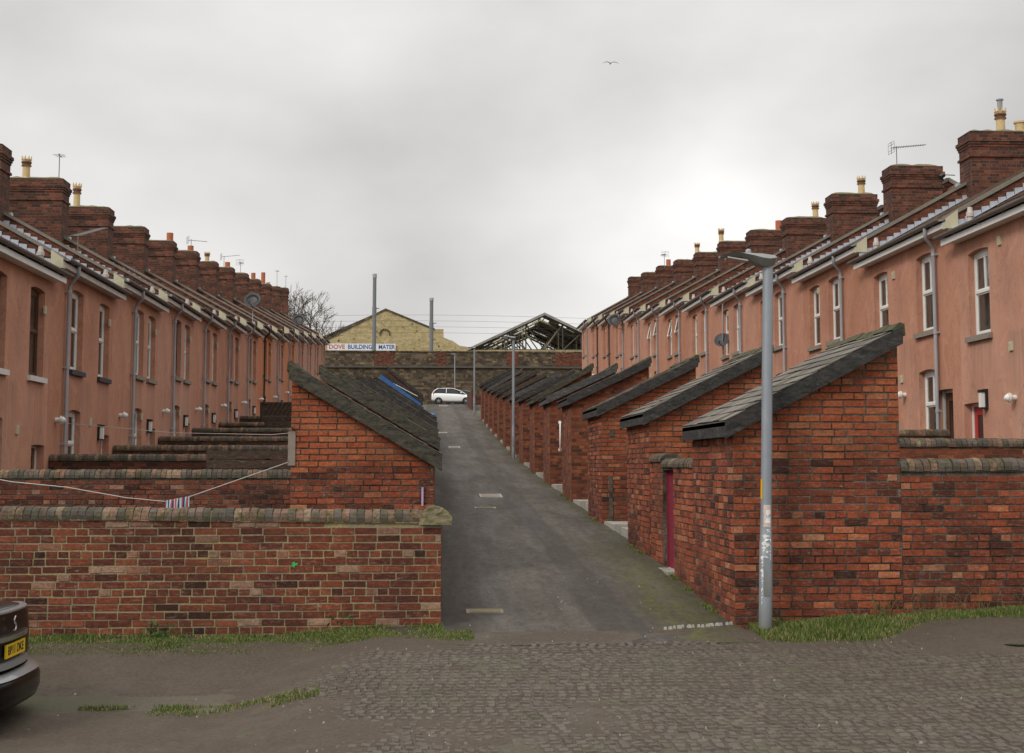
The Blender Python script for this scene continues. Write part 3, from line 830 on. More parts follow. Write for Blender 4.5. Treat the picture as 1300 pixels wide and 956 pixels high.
    # windows and door
    for (kd, yc, w, z0, z1), nm in zip(ops, cfg['wins'] + [None]):
        if kd == 'window':
            fm = cfg.get('wmat', {}).get(nm, 'upvc')
            f = MB(); aF = .12
            bw = .055
            def fr(ya, yb, za, zb, d0=aF, d1=aF + .05): bx(f, d0, d1, ya, yb, za, zb)
            fr(yc - w / 2 - .01, yc - w / 2 + bw, z0, z1 + .01); fr(yc + w / 2 - bw, yc + w / 2 + .01, z0, z1 + .01)
            fr(yc - w / 2 + bw, yc + w / 2 - bw, z0, z0 + bw + .015); fr(yc - w / 2 + bw, yc + w / 2 - bw, z1 - .11, z1 + .01)
            zm = z0 + (z1 - z0) * .52
            fr(yc - w / 2 + bw, yc + w / 2 - bw, zm - .025, zm + .025, aF - .012, aF + .05)
            if cfg.get('mullion', side > 0): fr(yc - .018, yc + .018, zm + .025, z1 - .11)
            tilt = cfg.get('open', False) and nm in ('a', 'b')
            # inner sash slimmer frame lines
            for (za, zb) in ((z0 + bw + .015, zm - .025), (zm + .025, z1 - .11)):
                ya, yb = yc - w / 2 + bw, yc + w / 2 - bw
                e = .03
                bx(f, aF + .012, aF + .045, ya, ya + e, za, zb); bx(f, aF + .012, aF + .045, yb - e, yb, za, zb)
                bx(f, aF + .012, aF + .045, ya + e, yb - e, za, za + e); bx(f, aF + .012, aF + .045, ya + e, yb - e, zb - e, zb)
            fo = f.build('window', fm, T)
            g = MB(); bx(g, aF + .026, aF + .030, yc - w / 2 + bw, yc + w / 2 - bw, z0 + bw, z1 - .10)
            g.build('pane', 'glass', fo)
            g = MB(); bx(g, .25, .26, yc - w / 2 - .5, yc + w / 2 + .5, z0 - .3, z1 + .05); g.build('backing_panel', 'room_grey', fo)  # plain backing panel added behind the glass to lighten the panes
            sl = MB(); bx(sl, -.07, .119, yc - w / 2 - .09, yc + w / 2 + .09, z0 - .10, z0 + .0)
            sl.build('sill', cfg.get('sill', {}).get(nm, 'sill_stone'), fo)
            if tilt:
                s_ = MB(); y_a, y_b = yc - w / 2 + bw, yc + w / 2 - bw
                za, zb, out = zm + .03, z1 - .13, .13
                for (p0, p1) in (((y_a, za, out), (y_b, za, out)), ((y_a, zb, 0), (y_b, zb, 0)), ((y_a, za, out), (y_a, zb, 0)), ((y_b, za, out), (y_b, zb, 0))):
                    s_.tube([Wp(aF - .02 - p0[2], p0[0], p0[1]), Wp(aF - .02 - p1[2], p1[0], p1[1])], .026, 4, smooth=False)
                s_.build('open_sash', fm, fo)
            if nm in cfg.get('curt', ()):
                cu = MB(); rc = random.Random(idx * 3 + ord(nm))
                def drape(ya, yb):
                    m_ = 14
                    pts = [(ya + (yb - ya) * i / m_, .21 + .02 * math.sin(i * 1.9 + rc.random())) for i in range(m_ + 1)]
                    for (p, q_) in zip(pts, pts[1:]):
                        cu.face([Wp(p[1], p[0], z0 + .02), Wp(q_[1], q_[0], z0 + .02), Wp(q_[1], q_[0], z1), Wp(p[1], p[0], z1)])
                md = rc.choice((0, 1, 2))
                if md == 0: drape(yc - w / 2, yc + w / 2)
                else: drape(yc - w / 2, yc - w / 2 + .26); drape(yc + w / 2 - .24, yc + w / 2)
                cu.build('curtain', 'curtain', fo)
        else:
            f = MB(); aF = .15; bw = .06
            bx(f, aF, aF + .06, yc - w / 2 - .01, yc - w / 2 + bw, z0, z1); bx(f, aF, aF + .06, yc + w / 2 - bw, yc + w / 2 + .01, z0, z1)
            bx(f, aF, aF + .06, yc - w / 2 + bw, yc + w / 2 - bw, z1 - bw, z1)
            bx(f, aF - .14, aF + .06, yc - w / 2, yc + w / 2, z0 - .06, z0 + .001)
            fo = f.build('door_frame', 'upvc', T)
            g = MB()
            ya, yb = yc - w / 2 + bw, yc + w / 2 - bw; za, zb = z0 + .005, z1 - bw
            gy0, gy1, gz0, gz1 = ya + .15, yb - .15, za + 1.05, zb - .16
            for r4 in ((ya, gy0, za, zb), (gy1, yb, za, zb), (gy0, gy1, za, gz0), (gy0, gy1, gz1, zb)): bx(g, aF + .02, aF + .06, *r4)
            bx(g, aF + .028, aF + .05, ya + .17, yb - .17, za + .15, za + .9)
            do = g.build('door', cfg.get('doormat', 'brown_door'), T)
            pn = MB(); bx(pn, aF + .035, aF + .04, gy0, gy1, gz0, gz1); pn.build('door_pane', 'dark_glass', do)
            hd = MB(); hd.tube([Wp(aF + .02, ya + .06, za + 1.0), Wp(aF - .03, ya + .06, za + 1.0), Wp(aF - .03, ya + .15, za + 1.0)], .011, 6); hd.build('handle', 'chrome', do)
    # wall fittings
    for (yy, zz) in cfg['vents']:
        ve = MB()
        bx(ve, -.03, 0, yy - .07, yy + .07, zz - .08, zz + .08)
        for q in range(4): bx(ve, -.036, -.03, yy - .05, yy + .05, zz - .06 + q * .032, zz - .045 + q * .032)
        ve.build('air_vent', 'cream', T)
    bf = MB()
    fy, fz = cfg['flue']
    bf.tube([Wp(0, fy, fz), Wp(-.16, fy, fz)], .05, 12); bf.tube([Wp(-.10, fy, fz), Wp(-.13, fy, fz)], .085, 12); bf.tube([Wp(-.15, fy, fz), Wp(-.20, fy, fz)], [.07, .03], 12)
    bf.build('boiler_flue', 'upvc', T)
    if cfg.get('lamp', True):
        ly = cfg['door'] - .62; lz = dh + .02
        wl = MB(); bx(wl, -.05, 0, ly - .09, ly + .09, lz - .16, lz + .20); bx(wl, -.13, -.05, ly - .08, ly + .08, lz + .14, lz + .19); bx(wl, -.12, -.05, ly - .07, ly + .07, lz - .16, lz - .13)
        lo = wl.build('wall_light', 'black_plastic', T)
        l2 = MB(); bx(l2, -.12, -.052, ly - .06, ly + .06, lz - .128, lz + .138); l2.build('light_cover', 'upvc', lo)
    # chimney
    def chimney(yc, T_top, ci):
        c0, c1 = cfg['ch0'], cfg['ch1']
        zb = rz(c0) - 1.2
        h = .36
        c = MB()
        def lay(e, z0, z1): bx(c, c0 - e, c1 + e, yc - h - e, yc + h + e, z0, z1)
        lay(0, zb, T_top - .66); lay(.035, T_top - .659, T_top - .60); lay(0.002, T_top - .599, T_top - .42)
        lay(.02, T_top - .419, T_top - .36); lay(.04, T_top - .359, T_top - .30); lay(.062, T_top - .299, T_top - .22)
        lay(.02, T_top - .219, T_top - .06)
        co = c.build('chimney', 'brick_chimney', T)
        m = MB()
        rr = random.Random(ci * 13 + side)
        nx_, ny_ = 9, 5
        za = T_top - .06
        P = {}
        for i in range(nx_ + 1):
            for j in range(ny_ + 1):
                a = c0 - .03 + (c1 - c0 + .06) * i / nx_; yy = yc - h - .03 + (2 * h + .06) * j / ny_
                edge = i in (0, nx_) or j in (0, ny_)
                P[i, j] = Wp(a, yy, za + (.0 if edge else .06 + rr.uniform(-.012, .025)))
        for i in range(nx_):
            for j in range(ny_): m.face([P[i, j], P[i + 1, j], P[i + 1, j + 1], P[i, j + 1]], smooth=True)
        m.build('flaunching', 'flaunch', co)
        ld = MB()
        bx(ld, c0 - .06, c0 + .16, yc + h - .02, yc + h + .14, rz(c0 - .05) + .02, rz(c0 - .05) + .10)
        ld.build('flashing', 'lead', co)
        for (frac, kind_, hh) in cfg['pots'].get(ci, ()):
            a = c0 + (c1 - c0) * frac; z0 = za + .03
            p = MB(); c_ = Wp(a, yc, z0)
            if kind_ == 'crown':
                p.lathe([(.125, 0), (.12, .05), (.105, .07), (.10, hh * .55), (.135, hh * .57), (.135, hh * .62), (.115, hh * .63), (.12, hh * .70), (.14, hh * .71), (.14, hh * .76), (.115, hh * .78), (.13, hh * .86), (.10, hh * .86), (.10, hh * .7)], c_, 14,
                        mats=[0, 0, 0, 0, 1, 1, 1, 1, 1, 1, 0, 0, 0])
                for q in range(8):
                    an = 2 * math.pi * q / 8; cx_, cy_ = c_[0] + .118 * math.cos(an), c_[1] + .118 * math.sin(an)
                    p.tube([(cx_, cy_, c_[2] + hh * .84), (cx_ + .012 * math.cos(an), cy_ + .012 * math.sin(an), c_[2] + hh)], [.03, .008], 5)
                p.build('chimney_pot', ['pot_buff', 'pot_band'], co)
            elif kind_ == 'plain':
                p.lathe([(.13, 0), (.125, .06), (.11, .08), (.115, hh * .85), (.14, hh * .86), (.14, hh), (.10, hh), (.10, hh * .7)], c_, 12)
                p.build('chimney_pot', 'pot_buff', co)
            elif kind_ == 'red':
                p.lathe([(.13, 0), (.13, hh), (.10, hh), (.10, hh * .6)], c_, 12); p.build('chimney_pot', 'pot_red', co)
            elif kind_ == 'flue':
                p.lathe([(.06, 0), (.06, hh), (.085, hh), (.085, hh + .03), (0, hh + .05)], c_, 12); p.build('metal_flue', 'steel', co)
    if cfg['chim'] is not None: chimney(0.0, cfg['chim'], idx)
    if cfg.get('chim_end') is not None: chimney(S - .36, cfg['chim_end'], idx + 1)
    return T

# right row
SR = 5.5; R0 = 20.0
ER = [5.97, 6.30, 6.70, 7.02, 7.32, 7.75, 8.2, 8.6, 9.05, 9.55, 9.97, 10.40, 10.82]
CR = [8.9, 9.2, 9.53, 9.93, 10.25, 10.5, 11.0, 11.45, 11.83, 12.3, 12.8, 13.2, 13.7]
potsR = {2: [(.62, 'crown', .62), (.62, 'flue', .80), (.95, 'plain', .3)], 4: [(.74, 'crown', .62)], 5: [(.80, 'crown', .62)], 6: [(.86, 'red', .42)], 7: [(.06, 'crown', .62)], 8: [(.07, 'crown', .50)], 10: [(.45, 'red', .38)], 1: [(.5, 'crown', .6)], 0: [(.3, 'plain', .5)]}
descR = ['with a red back door and white sash windows, nearest at the right edge', 'with white sash windows and a long grey downpipe above the nearest outhouse roof', 'third from the near end of the right row, behind the lamp post head',
         'fourth from the near end of the right row, above the dark dish', 'fifth from the near end of the right row', 'sixth from the near end of the right row', 'seventh of the right row, upper sashes tilted open',
         'eighth of the right row, upper sashes tilted open beside its downpipe', 'ninth from the near end of the right row', 'tenth of the right row, with a dish at its eaves', 'eleventh of the right row, with a black downpipe', 'twelfth of the right row, with a black downpipe, one before the end', 'last and farthest of the right row beside the ruined shed']
for i in range(13):
    y0 = R0 + SR * i; E_ = ER[i]
    A = i < 2
    cfg = dict(label='salmon house ' + descR[i], w1=1.8 if A else 2.65, w2=4.55 if A else 4.38, pipe=1.08 if A else 1.8,
               door=4.98 if i == 0 else (.9 if A else 1.1), wins=['a', 'b', 'c'], ch0=2.40, ch1=3.80, chim=CR[i], pots=potsR,
               vents=[(3.65 if A else 3.95, E_ - .42), (3.3 if A else 4.1, E_ - 2.7)], flue=(3.1 if A else 3.8, E_ - 3.05),
               curt=('a', 'b', 'c') if i % 2 == 0 else ('a', 'b'), doormat='red_door' if i == 0 else random.Random(i).choice(['brown_door', 'green_door', 'red_door']))
    if i == 0: cfg['vents'] = [(3.55, E_ - .25), (3.2, E_ - 2.15)]
    if i: cfg['step'] = E_ - ER[i - 1]
    if i in (6, 7): cfg['open'] = True
    if i > 3: cfg['wmat'] = {}; cfg['mullion'] = False
    if i in (10, 11): cfg['pipemat'] = 'pipe_black'
    cfg['lamp'] = i in (0, 2, 5)
    build_house(1, i, y0, SR, E_, 10.0, E_ - 5.1, cfg)

# left row
SL = 5.35; L0 = 22.05
EL = [5.36, 5.67, 5.97, 6.28, 6.55, 6.90, 7.25, 7.65, 8.0, 8.5, 8.92, 9.32, 9.76, 10.22]
CL = [8.75, 9.05, 9.33, 9.63, 9.85, 10.17, 10.55, 10.98, 11.32, 11.82, 12.27, 12.67, 13.1, 13.64, 14.2]
potsL = {3: [(.68, 'crown', .66)], 4: [(.67, 'crown', .80)], 6: [(.12, 'red', .34)], 7: [(.2, 'red', .26)], 8: [(.3, 'crown', .5)], 9: [(.6, 'plain', .3), (.2, 'red', .3)], 11: [(.25, 'red', .4)], 12: [(.3, 'red', .75)], 5: [(.9, 'plain', .2)], 13: [(.5, 'plain', .3)]}
descL = ['with a brown timber window and white sill, nearest at the left edge', 'with white sash windows on dark sills, second of the left row', 'third of the left row, white sash windows on stone sills', 'fourth from the near end of the left row', 'fifth from the near end of the left row',
         'sixth of the left row, with a bent aerial hung beside its downpipe', 'seventh of the left row, tall dish pole at its eaves', 'eighth of the left row, brighter orange with a black downpipe', 'ninth from the near end of the left row', 'tenth of the left row, brighter orange, with a dish at its eaves',
         'eleventh of the left row', 'twelfth of the left row', 'thirteenth of the left row, one before the end', 'last and farthest of the left row below the bare tree']
for i in range(14):
    y0 = L0 + SL * i; E_ = EL[i]
    A = i < 2
    cfg = dict(label=('orange' if i in (7, 9) else 'brownish salmon') + ' house ' + descL[i], w1=2.1 if A else 3.0, w2=4.5, pipe=1.1 if A else 2.05,
               door=4.8, wins=['a', 'b', 'c'], ch0=2.6, ch1=4.2, chim=CL[i], pots=potsL,
               vents=[(4.95, E_ - .6), (3.4, E_ - 2.95)], flue=(.62 if A else .9, E_ - 3.0),
               curt=('a', 'b', 'c') if i < 6 else (), lamp=True, mullion=False, doormat=['brown_door', 'red_door', 'green_door'][i % 3])
    cfg['wmat'] = {'b': 'brown_wood', 'a': 'brown_wood'} if i == 0 else ({'a': 'upvc'} if i < 3 else {'a': 'brown_wood'} if i % 3 == 0 else {})
    cfg['sill'] = {'a': 'sill_white', 'b': 'sill_white'} if i == 0 else ({'a': 'sill_dark', 'b': 'sill_dark'} if i == 1 else {})
    if i: cfg['step'] = E_ - EL[i - 1]
    if i in (7, 9): cfg['render'] = 'render_warm'
    if i in (7,): cfg['pipemat'] = 'pipe_black'
    if i == 13: cfg['chim_end'] = CL[14]
    if i == 0: cfg['lamp'] = False
    build_house(-1, i, y0, SL, E_, 7.5, E_ - 5.3, cfg)

# ------------------------------------------------------------------ outhouses
def slates(mb, x0, z0, x1, z1, ya, yb, seed, n=9, w=.30, m=0):
    """courses of single slates from eaves (x0,z0) up to (x1,z1)"""
    rnd = random.Random(seed)
    dx, dz = (x1 - x0) / n, (z1 - z0) / n
    sl = math.hypot(x1 - x0, z1 - z0); nx_, nz_ = -(z1 - z0) / sl * (1 if x1 > x0 else -1), abs(x1 - x0) / sl
    for i in range(n):
        y = ya - (w / 2 if i % 2 else 0)
        while y < yb:
            a, b_ = max(y, ya), min(y + w * rnd.uniform(.96, 1.0), yb)
            if b_ - a > .04 and rnd.random() > .012:
                l0 = .014 + rnd.uniform(-.003, .007); l1 = .003
                s0 = i + rnd.uniform(-.03, .03); s1 = i + 1.15
                if i == n - 1: s1 = n
                p0 = (x0 + dx * s0, z0 + dz * s0); p1 = (x0 + dx * s1, z0 + dz * s1)
                q = lambda p, l: (p[0] + nx_ * l, p[1] + nz_ * l)
                A, B_, C_, D_ = q(p0, l0), q(p0, l0 - .009), q(p1, l1), q(p1, l1 - .006)
                t = (rnd.random(), rnd.random())
                g = .003
                mb.hexa([(B_[0], a + g, B_[1]), (D_[0], a + g, D_[1]), (D_[0], b_ - g, D_[1]), (B_[0], b_ - g, B_[1]),
                         (A[0], a + g, A[1]), (C_[0], a + g, C_[1]), (C_[0], b_ - g, C_[1]), (A[0], b_ - g, A[1])], m, t)
            y += w
k = NT('shed_slates'); o = k.obj(); at = k.n('ShaderNodeAttribute', attribute_name='tint'); sp = k.n('ShaderNodeSeparateColor'); k.put(sp.inputs[0], at.outputs['Color'])
c = k.mix(sp.outputs[0], (.075, .064, .054), (.185, .162, .135))
c = k.mix(k.math('MULTIPLY', k.ramp(k.noise(o, 2.2, 7, .75), [(.52, 0.0), (.66, 1.0)]), .5), c, (.10, .10, .045))
M['slates'] = k.out(c, .75, k.bump(k.noise(o, 40, 4), .5, .008), spec=.35)

def outhouse(side, xf, xb, y0, ln, zlo, zhi, real, seed, label, barge='barge', depth=.19, base=None, brick='brick_orange', mort='mortar_dark', extra=None, drop=1.0, pillar=None, palebias=0.0, split=None):
    """mono-pitch brick shed: xf lane face, xb yard face, zlo/zhi roof top at lane/yard; y0 near gable"""
    s = 1 if xb > xf else -1
    if base is None: base = G(xf, y0) - .35
    org = Vector((xf, y0, base))
    T = thing('outhouse', org, label, 'outhouse', 'brick outhouses on the %s side of the lane' % ('right' if side > 0 else 'left'))
    W = abs(xb - xf); slope = (zhi - zlo) / W
    rzl = lambda a: zlo + slope * a - base
    w = MB()
    tk = .055
    poly = [(0, 0), (s * W, 0), (s * W, rzl(W) - tk), (0, rzl(0) - tk)]
    w.prism(poly, 1, 0, ln, 1 if real else 0)
    if real:
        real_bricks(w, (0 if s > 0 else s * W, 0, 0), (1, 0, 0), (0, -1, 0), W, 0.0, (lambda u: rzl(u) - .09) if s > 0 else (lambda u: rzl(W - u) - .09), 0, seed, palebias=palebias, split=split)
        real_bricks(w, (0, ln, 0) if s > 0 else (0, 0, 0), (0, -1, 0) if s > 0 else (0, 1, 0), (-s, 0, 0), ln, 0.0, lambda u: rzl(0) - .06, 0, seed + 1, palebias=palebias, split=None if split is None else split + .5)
        w.build('brickwork', [brick, mort], T)
    else:
        w.build('brickwork', ['brick_tex'], T)
    r = MB()
    ov = .12; ovf = .10
    xa, xz = -ovf, W + .025
    # deck
    r.prism([(s * xa, rzl(xa) - tk), (s * xz, rzl(xz) - tk), (s * xz, rzl(xz) - .003), (s * xa, rzl(xa) - .003)], 1, -ov + .02, ln + ov - .02)
    slates(r, s * xa, rzl(xa), s * xz, rzl(xz), -ov, ln + ov, seed, n=10 if real else 8, w=.30)
    ro = r.build('roof', 'slates', T)
    rd = MB(); rr = random.Random(seed)
    q = 8
    for i in range(q):
        ya, yb = -ov + (ln + 2 * ov) * i / q + .004, -ov + (ln + 2 * ov) * (i + 1) / q
        dz = rr.uniform(-.006, .012)
        rd.prism([(s * (xz - .12), rzl(xz - .12) + .02 + dz), (s * (xz - .03), rzl(xz) + .035 + dz), (s * (xz + .02), rzl(xz) + .02 + dz), (s * (xz + .03), rzl(xz) - .10)], 1, ya, yb)
    rd.build('ridge_tiles', 'flaunch_dark', T)
    for (ya, yb) in ((-ov, -ov + .03), (ln + ov - .03, ln + ov)):
        bb = MB()
        bb.prism([(s * (xa + .0), rzl(xa) - depth), (s * xz, rzl(xz) - depth), (s * xz, rzl(xz) - .004), (s * xa, rzl(xa) - .004)], 1, ya, yb)
        if ya < 0:   # soffit packing strip
            bb.prism([(s * (xa + .04), rzl(xa) - tk - .02), (s * (xz - .02), rzl(xz) - tk - .02), (s * (xz - .02), rzl(xz) - tk), (s * (xa + .04), rzl(xa) - tk)], 1, yb, 0)
        bb.build('bargeboard', barge, T)
    fb = MB(); fb.box(s * (xa - .0), s * (xa + .028), -ov + .031, ln + ov - .031, rzl(xa) - depth + .02, rzl(xa) - .012)
    fb.build('fascia_board', barge, T)
    return T

n_oh = 14
SO = 5.5
for i in range(n_oh):
    y0 = 14.1 + SO * i
    zl = (2.27, 2.56, 2.88)[i] if i < 3 else G(3.1, y0) + [2.32, 2.34, 2.36][min(2, i - 3)]
    hi = zl + [.99, .97, .93, .92, .92, .95, .95, .92, .92, .92, .92, .92, .92, .92][i]
    if i > 2: zl += random.Random(i * 5).uniform(-.05, .05); hi += random.Random(i * 5 + 1).uniform(-.07, .07); y0 += random.Random(i * 5 + 2).uniform(-.10, .10)
    lab = ['nearest brick outhouse with wide slate roof, behind the lamp post', 'second brick outhouse up the right side, beyond the crimson gate', 'third brick outhouse up the right side, black bargeboard and a pale cement streak'][i] if i < 3 else \
        '%s brick outhouse up the right side%s' % (ORD[i], {3: ', its lane face a clear narrow column', 4: ', white grab rail on its gable', 5: ', just before the second lamp post', 13: ', last before the top road'}.get(i, ''))
    bg = 'barge_moss' if i in (5, 8, 10) else ('barge_grey' if i in (4, 7, 11) else 'barge')
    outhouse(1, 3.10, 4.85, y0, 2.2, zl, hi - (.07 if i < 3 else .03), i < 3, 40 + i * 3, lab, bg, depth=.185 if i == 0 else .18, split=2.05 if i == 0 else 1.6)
bs = [17.3, 22.05, 27.2, 32.8, 37.7, 43.2, 48.7, 54.0, 59.4, 64.6]
ah = [3.01, 3.30, 3.58, 3.90, 4.20, 4.56, 4.92, 5.32, 5.75, 6.40]
for i, y0 in enumerate(bs):
    xf = .03 if i < 5 else (-.40 if i < 7 else -.52)
    lab = ['nearest left brick outhouse with a bright orange gable under a thick mossy bargeboard'][0] if i == 0 else '%s outhouse up the left side%s' % (ORD[i], {1: ', mossy grey bargeboard just behind the nearest', 7: ', with a blue bargeboard', 8: ', with a white strip on its black roof edge', 9: ', last and tallest, black against the railway wall'}.get(i, ''))
    bg = 'barge_blue' if i == 7 else ('barge_moss' if i < 3 else 'barge')
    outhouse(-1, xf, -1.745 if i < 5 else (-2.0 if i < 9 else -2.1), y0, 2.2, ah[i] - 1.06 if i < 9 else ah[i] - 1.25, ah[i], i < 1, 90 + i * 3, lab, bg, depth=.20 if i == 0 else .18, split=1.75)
for o_ in [q for q in bpy.data.objects if q.get('label', '').startswith('ninth outhouse up the left')]:
    m_ = MB(); m_.prism([(-.1, 4.690 + .01 - 4.69), (-1.45, .72), (-1.45, .75), (-.1, .04)], 1, -.14, -.10)
    bb_ = m_.build('white_strip', 'white_paint', o_); bb_.location.z = ah[8] - 1.06 - o_.location.z + .03
# ------------------------------------------------------------------ front walls and yard walls
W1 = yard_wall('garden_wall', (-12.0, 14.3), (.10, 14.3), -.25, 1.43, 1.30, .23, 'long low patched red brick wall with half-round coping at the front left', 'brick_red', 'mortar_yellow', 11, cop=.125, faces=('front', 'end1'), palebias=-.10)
cs = MB(); rr = random.Random(5)
pts = [(-.20, .0), (-.19, .05), (-.16, .105), (-.13, .135), (-.085, .15), (-.03, .135), (.02, .115), (.06, .085), (.09, .045), (.085, .0)]
cs.prism([(p[0], p[1]) for p in pts], 1, -.05, .28)
cso = cs.build('corner_capstone', 'sandstone', W1, loc=(12.10, 0, 1.30 - .125 + .25 + .0))
bv = cso.modifiers.new('bevel', 'BEVEL'); bv.width = .028; bv.segments = 3
sbd = cso.modifiers.new('sub', 'SUBSURF'); sbd.subdivision_type = 'SIMPLE'; sbd.levels = 4; sbd.render_levels = 4
cl_t = bpy.data.textures.new('lumps', 'CLOUDS'); cl_t.noise_scale = .07
dm = cso.modifiers.new('lumps', 'DISPLACE'); dm.texture = cl_t; dm.strength = .045; dm.mid_level = .5
M['sandstone'].node_tree.nodes['Principled BSDF'].inputs['Roughness'].default_value = 1
gp = MB(); gp.prism([(-.03, 0), (-.012, .018), (-.02, .03), (.002, .045), (.012, .028), (.04, .03), (.034, .008), (.012, .004), (.006, -.018), (-.008, -.006)], 1, -.0135, -.0125)
gp.build('paint_mark', 'green_paint', W1, loc=(12.0 - 1.395, 0, .74 + .25))
t = yard_wall('lane_wall', (.08, 14.60), (.08, 17.3), -.2, 1.08, 1.15, .23, 'short brick wall edging the lane between the front corner and the left outhouse', None, 'mortar_dark', 12)
for i, y0 in enumerate(bs[:-1]):
    x_ = .02 if i < 4 else -.5
    ya, yb = y0 + 2.2, bs[i + 1]
    if yb - ya < .5: continue
    z_ = G(0, ya)
    yard_wall('lane_wall', (x_, ya + .02), (x_, yb - .02), z_ - .3, z_ + 1.5, G(0, yb) + 1.5, .22, 'brick wall joining the %s and %s outhouses up the left side' % (ORD[i], ORD[i + 1]), None, 'mortar_dark', 20 + i, group='brick walls between left outhouses')
# right front wall carrying on from the nearest outhouse
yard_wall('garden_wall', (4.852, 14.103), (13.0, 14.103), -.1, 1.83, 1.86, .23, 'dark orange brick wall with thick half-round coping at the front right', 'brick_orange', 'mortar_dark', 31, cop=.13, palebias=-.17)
# lane wall with crimson gate between outhouses 1 and 2
zc = 1.86
LW = thing('lane_wall', (3.12, 16.3, 0), 'brick lane wall holding the crimson gate between the two nearest right outhouses', 'wall')
w = MB()
def seg(ya, yb, z0, z1, sd_):
    w.box(0, .23, ya - 16.3, yb - 16.3, z0, z1, 1)
    real_bricks(w, (0, yb - 16.3, 0), (0, -1, 0), (-1, 0, 0), yb - ya, z0, lambda u: z1, 0, sd_)
seg(16.3, 17.72, -.1, zc - .12, 61); seg(18.58, 19.6, -.1, zc - .04, 62); seg(17.72, 18.58, 1.70, zc - .12, 63)
w.build('brickwork', ['brick_orange', 'mortar_dark'], LW)
c = MB(); coping_mesh(c, (.115, 3.28, zc - .045), (.115, 2.30, zc - .045), .15, .12, seed=4); coping_mesh(c, (.115, 2.27, zc - .12), (.115, 0.02, zc - .12), .145, .115, seed=6)
c.build('coping', ['coping', 'mortar_dark'], LW)
GT_ = thing('yard_gate', (3.12, 17.72, 0), 'narrow crimson boarded gate in the right lane wall', 'gate')
g = MB()
for q in range(6):
    y_ = .03 + q * .133
    g.box(.07, .10, y_ + .003, y_ + .130, .40, 1.69)
g.build('boards', 'red_gate', GT_)
g = MB(); g.box(.101, .13, .05, .80, .6, .7); g.box(.101, .13, .05, .80, 1.4, 1.5); g.build('rails', 'red_gate', GT_)
g = MB(); g.box(.05, .12, .0, .028, .3, 1.7); g.box(.05, .12, .832, .86, .3, 1.7); g.build('gate_posts', 'red_gate', GT_)
g = MB(); g.tube([(.068, .12, 1.45), (.045, .12, 1.45), (.045, .20, 1.45)], .009, 6); g.build('latch', 'aerial', GT_)
st = MB(); st.box(-.10, .16, .0, .86, .20, .405); so_ = st.build('doorstep', 'concrete', GT_)

def slab_mb(x0, x1, ya, yb, z, h=.16):
    m = MB(); m.box(x0, x1, ya, yb, z - h, z); return m
for i in range(1, n_oh - 1):
    ya = 14.1 + SO * i + 2.2; yb = 14.1 + SO * (i + 1)
    z = G(3.12, yb) + .06
    t = thing('gate_recess', (4.05, ya, z), 'brick gate recess with a dark boarded gate between the %s and %s right outhouses' % (ORD[i], ORD[i + 1]), 'gateway', 'gateways between the right outhouses')
    w = MB(); w.box(0, .22, .01, 1.1, -.6, 1.65); w.box(0, .22, 2.05, yb - ya - .01, -.6, 1.65); w.box(0, .22, 1.1, 2.05, 1.62, 1.80)
    w.build('brickwork', 'brick_tex', t)
    g = MB()
    for q in range(6): g.box(.06, .09, 1.13 + q * .148, 1.13 + q * .148 + .143, -.02, 1.60)
    g.build('gate', 'gate_wood', t)
    c = MB(); coping_mesh(c, (.11, .02, 1.652), (.11, 1.08, 1.652), .14, .11, seed=i); coping_mesh(c, (.11, 2.08, 1.652), (.11, yb - ya - .02, 1.652), .14, .11, seed=i + 9); c.build('coping', ['coping', 'mortar_dark'], t)
    s_ = MB(); s_.box(-.92, -.005, yb - ya - 1.35, yb - ya - .01, -.4, 0.0)
    s_.box(-.80, -.005, .02, yb - ya - 1.36, -.4, -.05)
    s_.build('doorstep', 'concrete', t)
# cross walls in the yards
for i, (y, z) in enumerate([(20.3, 2.17), (26.1, 2.46), (31.4, 2.85), (36.7, 3.2), (42.0, 3.6), (47.3, 3.95)]):
    x1 = 9.6 if i > 1 else 9.97
    yard_wall('yard_wall', (4.4, y), (x1, y), z - 2.0, z, z, .22, ['brick yard wall with weathered coping just beyond the front right wall', 'dark mossy yard wall ending below the nearest house window'][i] if i < 2 else 'brick yard wall up the right side, %s back from the front wall' % ORD[i + 0],
              None, 'mortar_dark', 70 + i, group='cross walls of the right yards' if i > 1 else None, cop=.125, tex='brick_tex')
yl = [22.0, 27.6, 33.0, 38.4, 43.7, 49.1, 54.4, 59.8, 65.1, 70.5, 75.8, 81.2, 86.5, 91.9]
zl_ = [1.70, 1.99, 2.25, 2.57, 2.95, 3.30, 3.72] + [G(-5, y) + 1.75 for y in yl[7:]]
for i, (y, z) in enumerate(zip(yl, zl_)):
    yard_wall('yard_wall', (-7.48 if i else -12, y), (-1.8 if i != 1 else -3.9, y), z - 2.0, z, z, .22, 'dark brick yard wall with mossy coping directly behind the clothes line' if i == 0 else 'brick yard wall with round coping, %s back in the left yards' % ORD[i],
              'brick_red' if i == 0 else None, 'mortar_dark', 80 + i, group='cross walls of the left yards' if i else None, cop=.13, palebias=-.12)
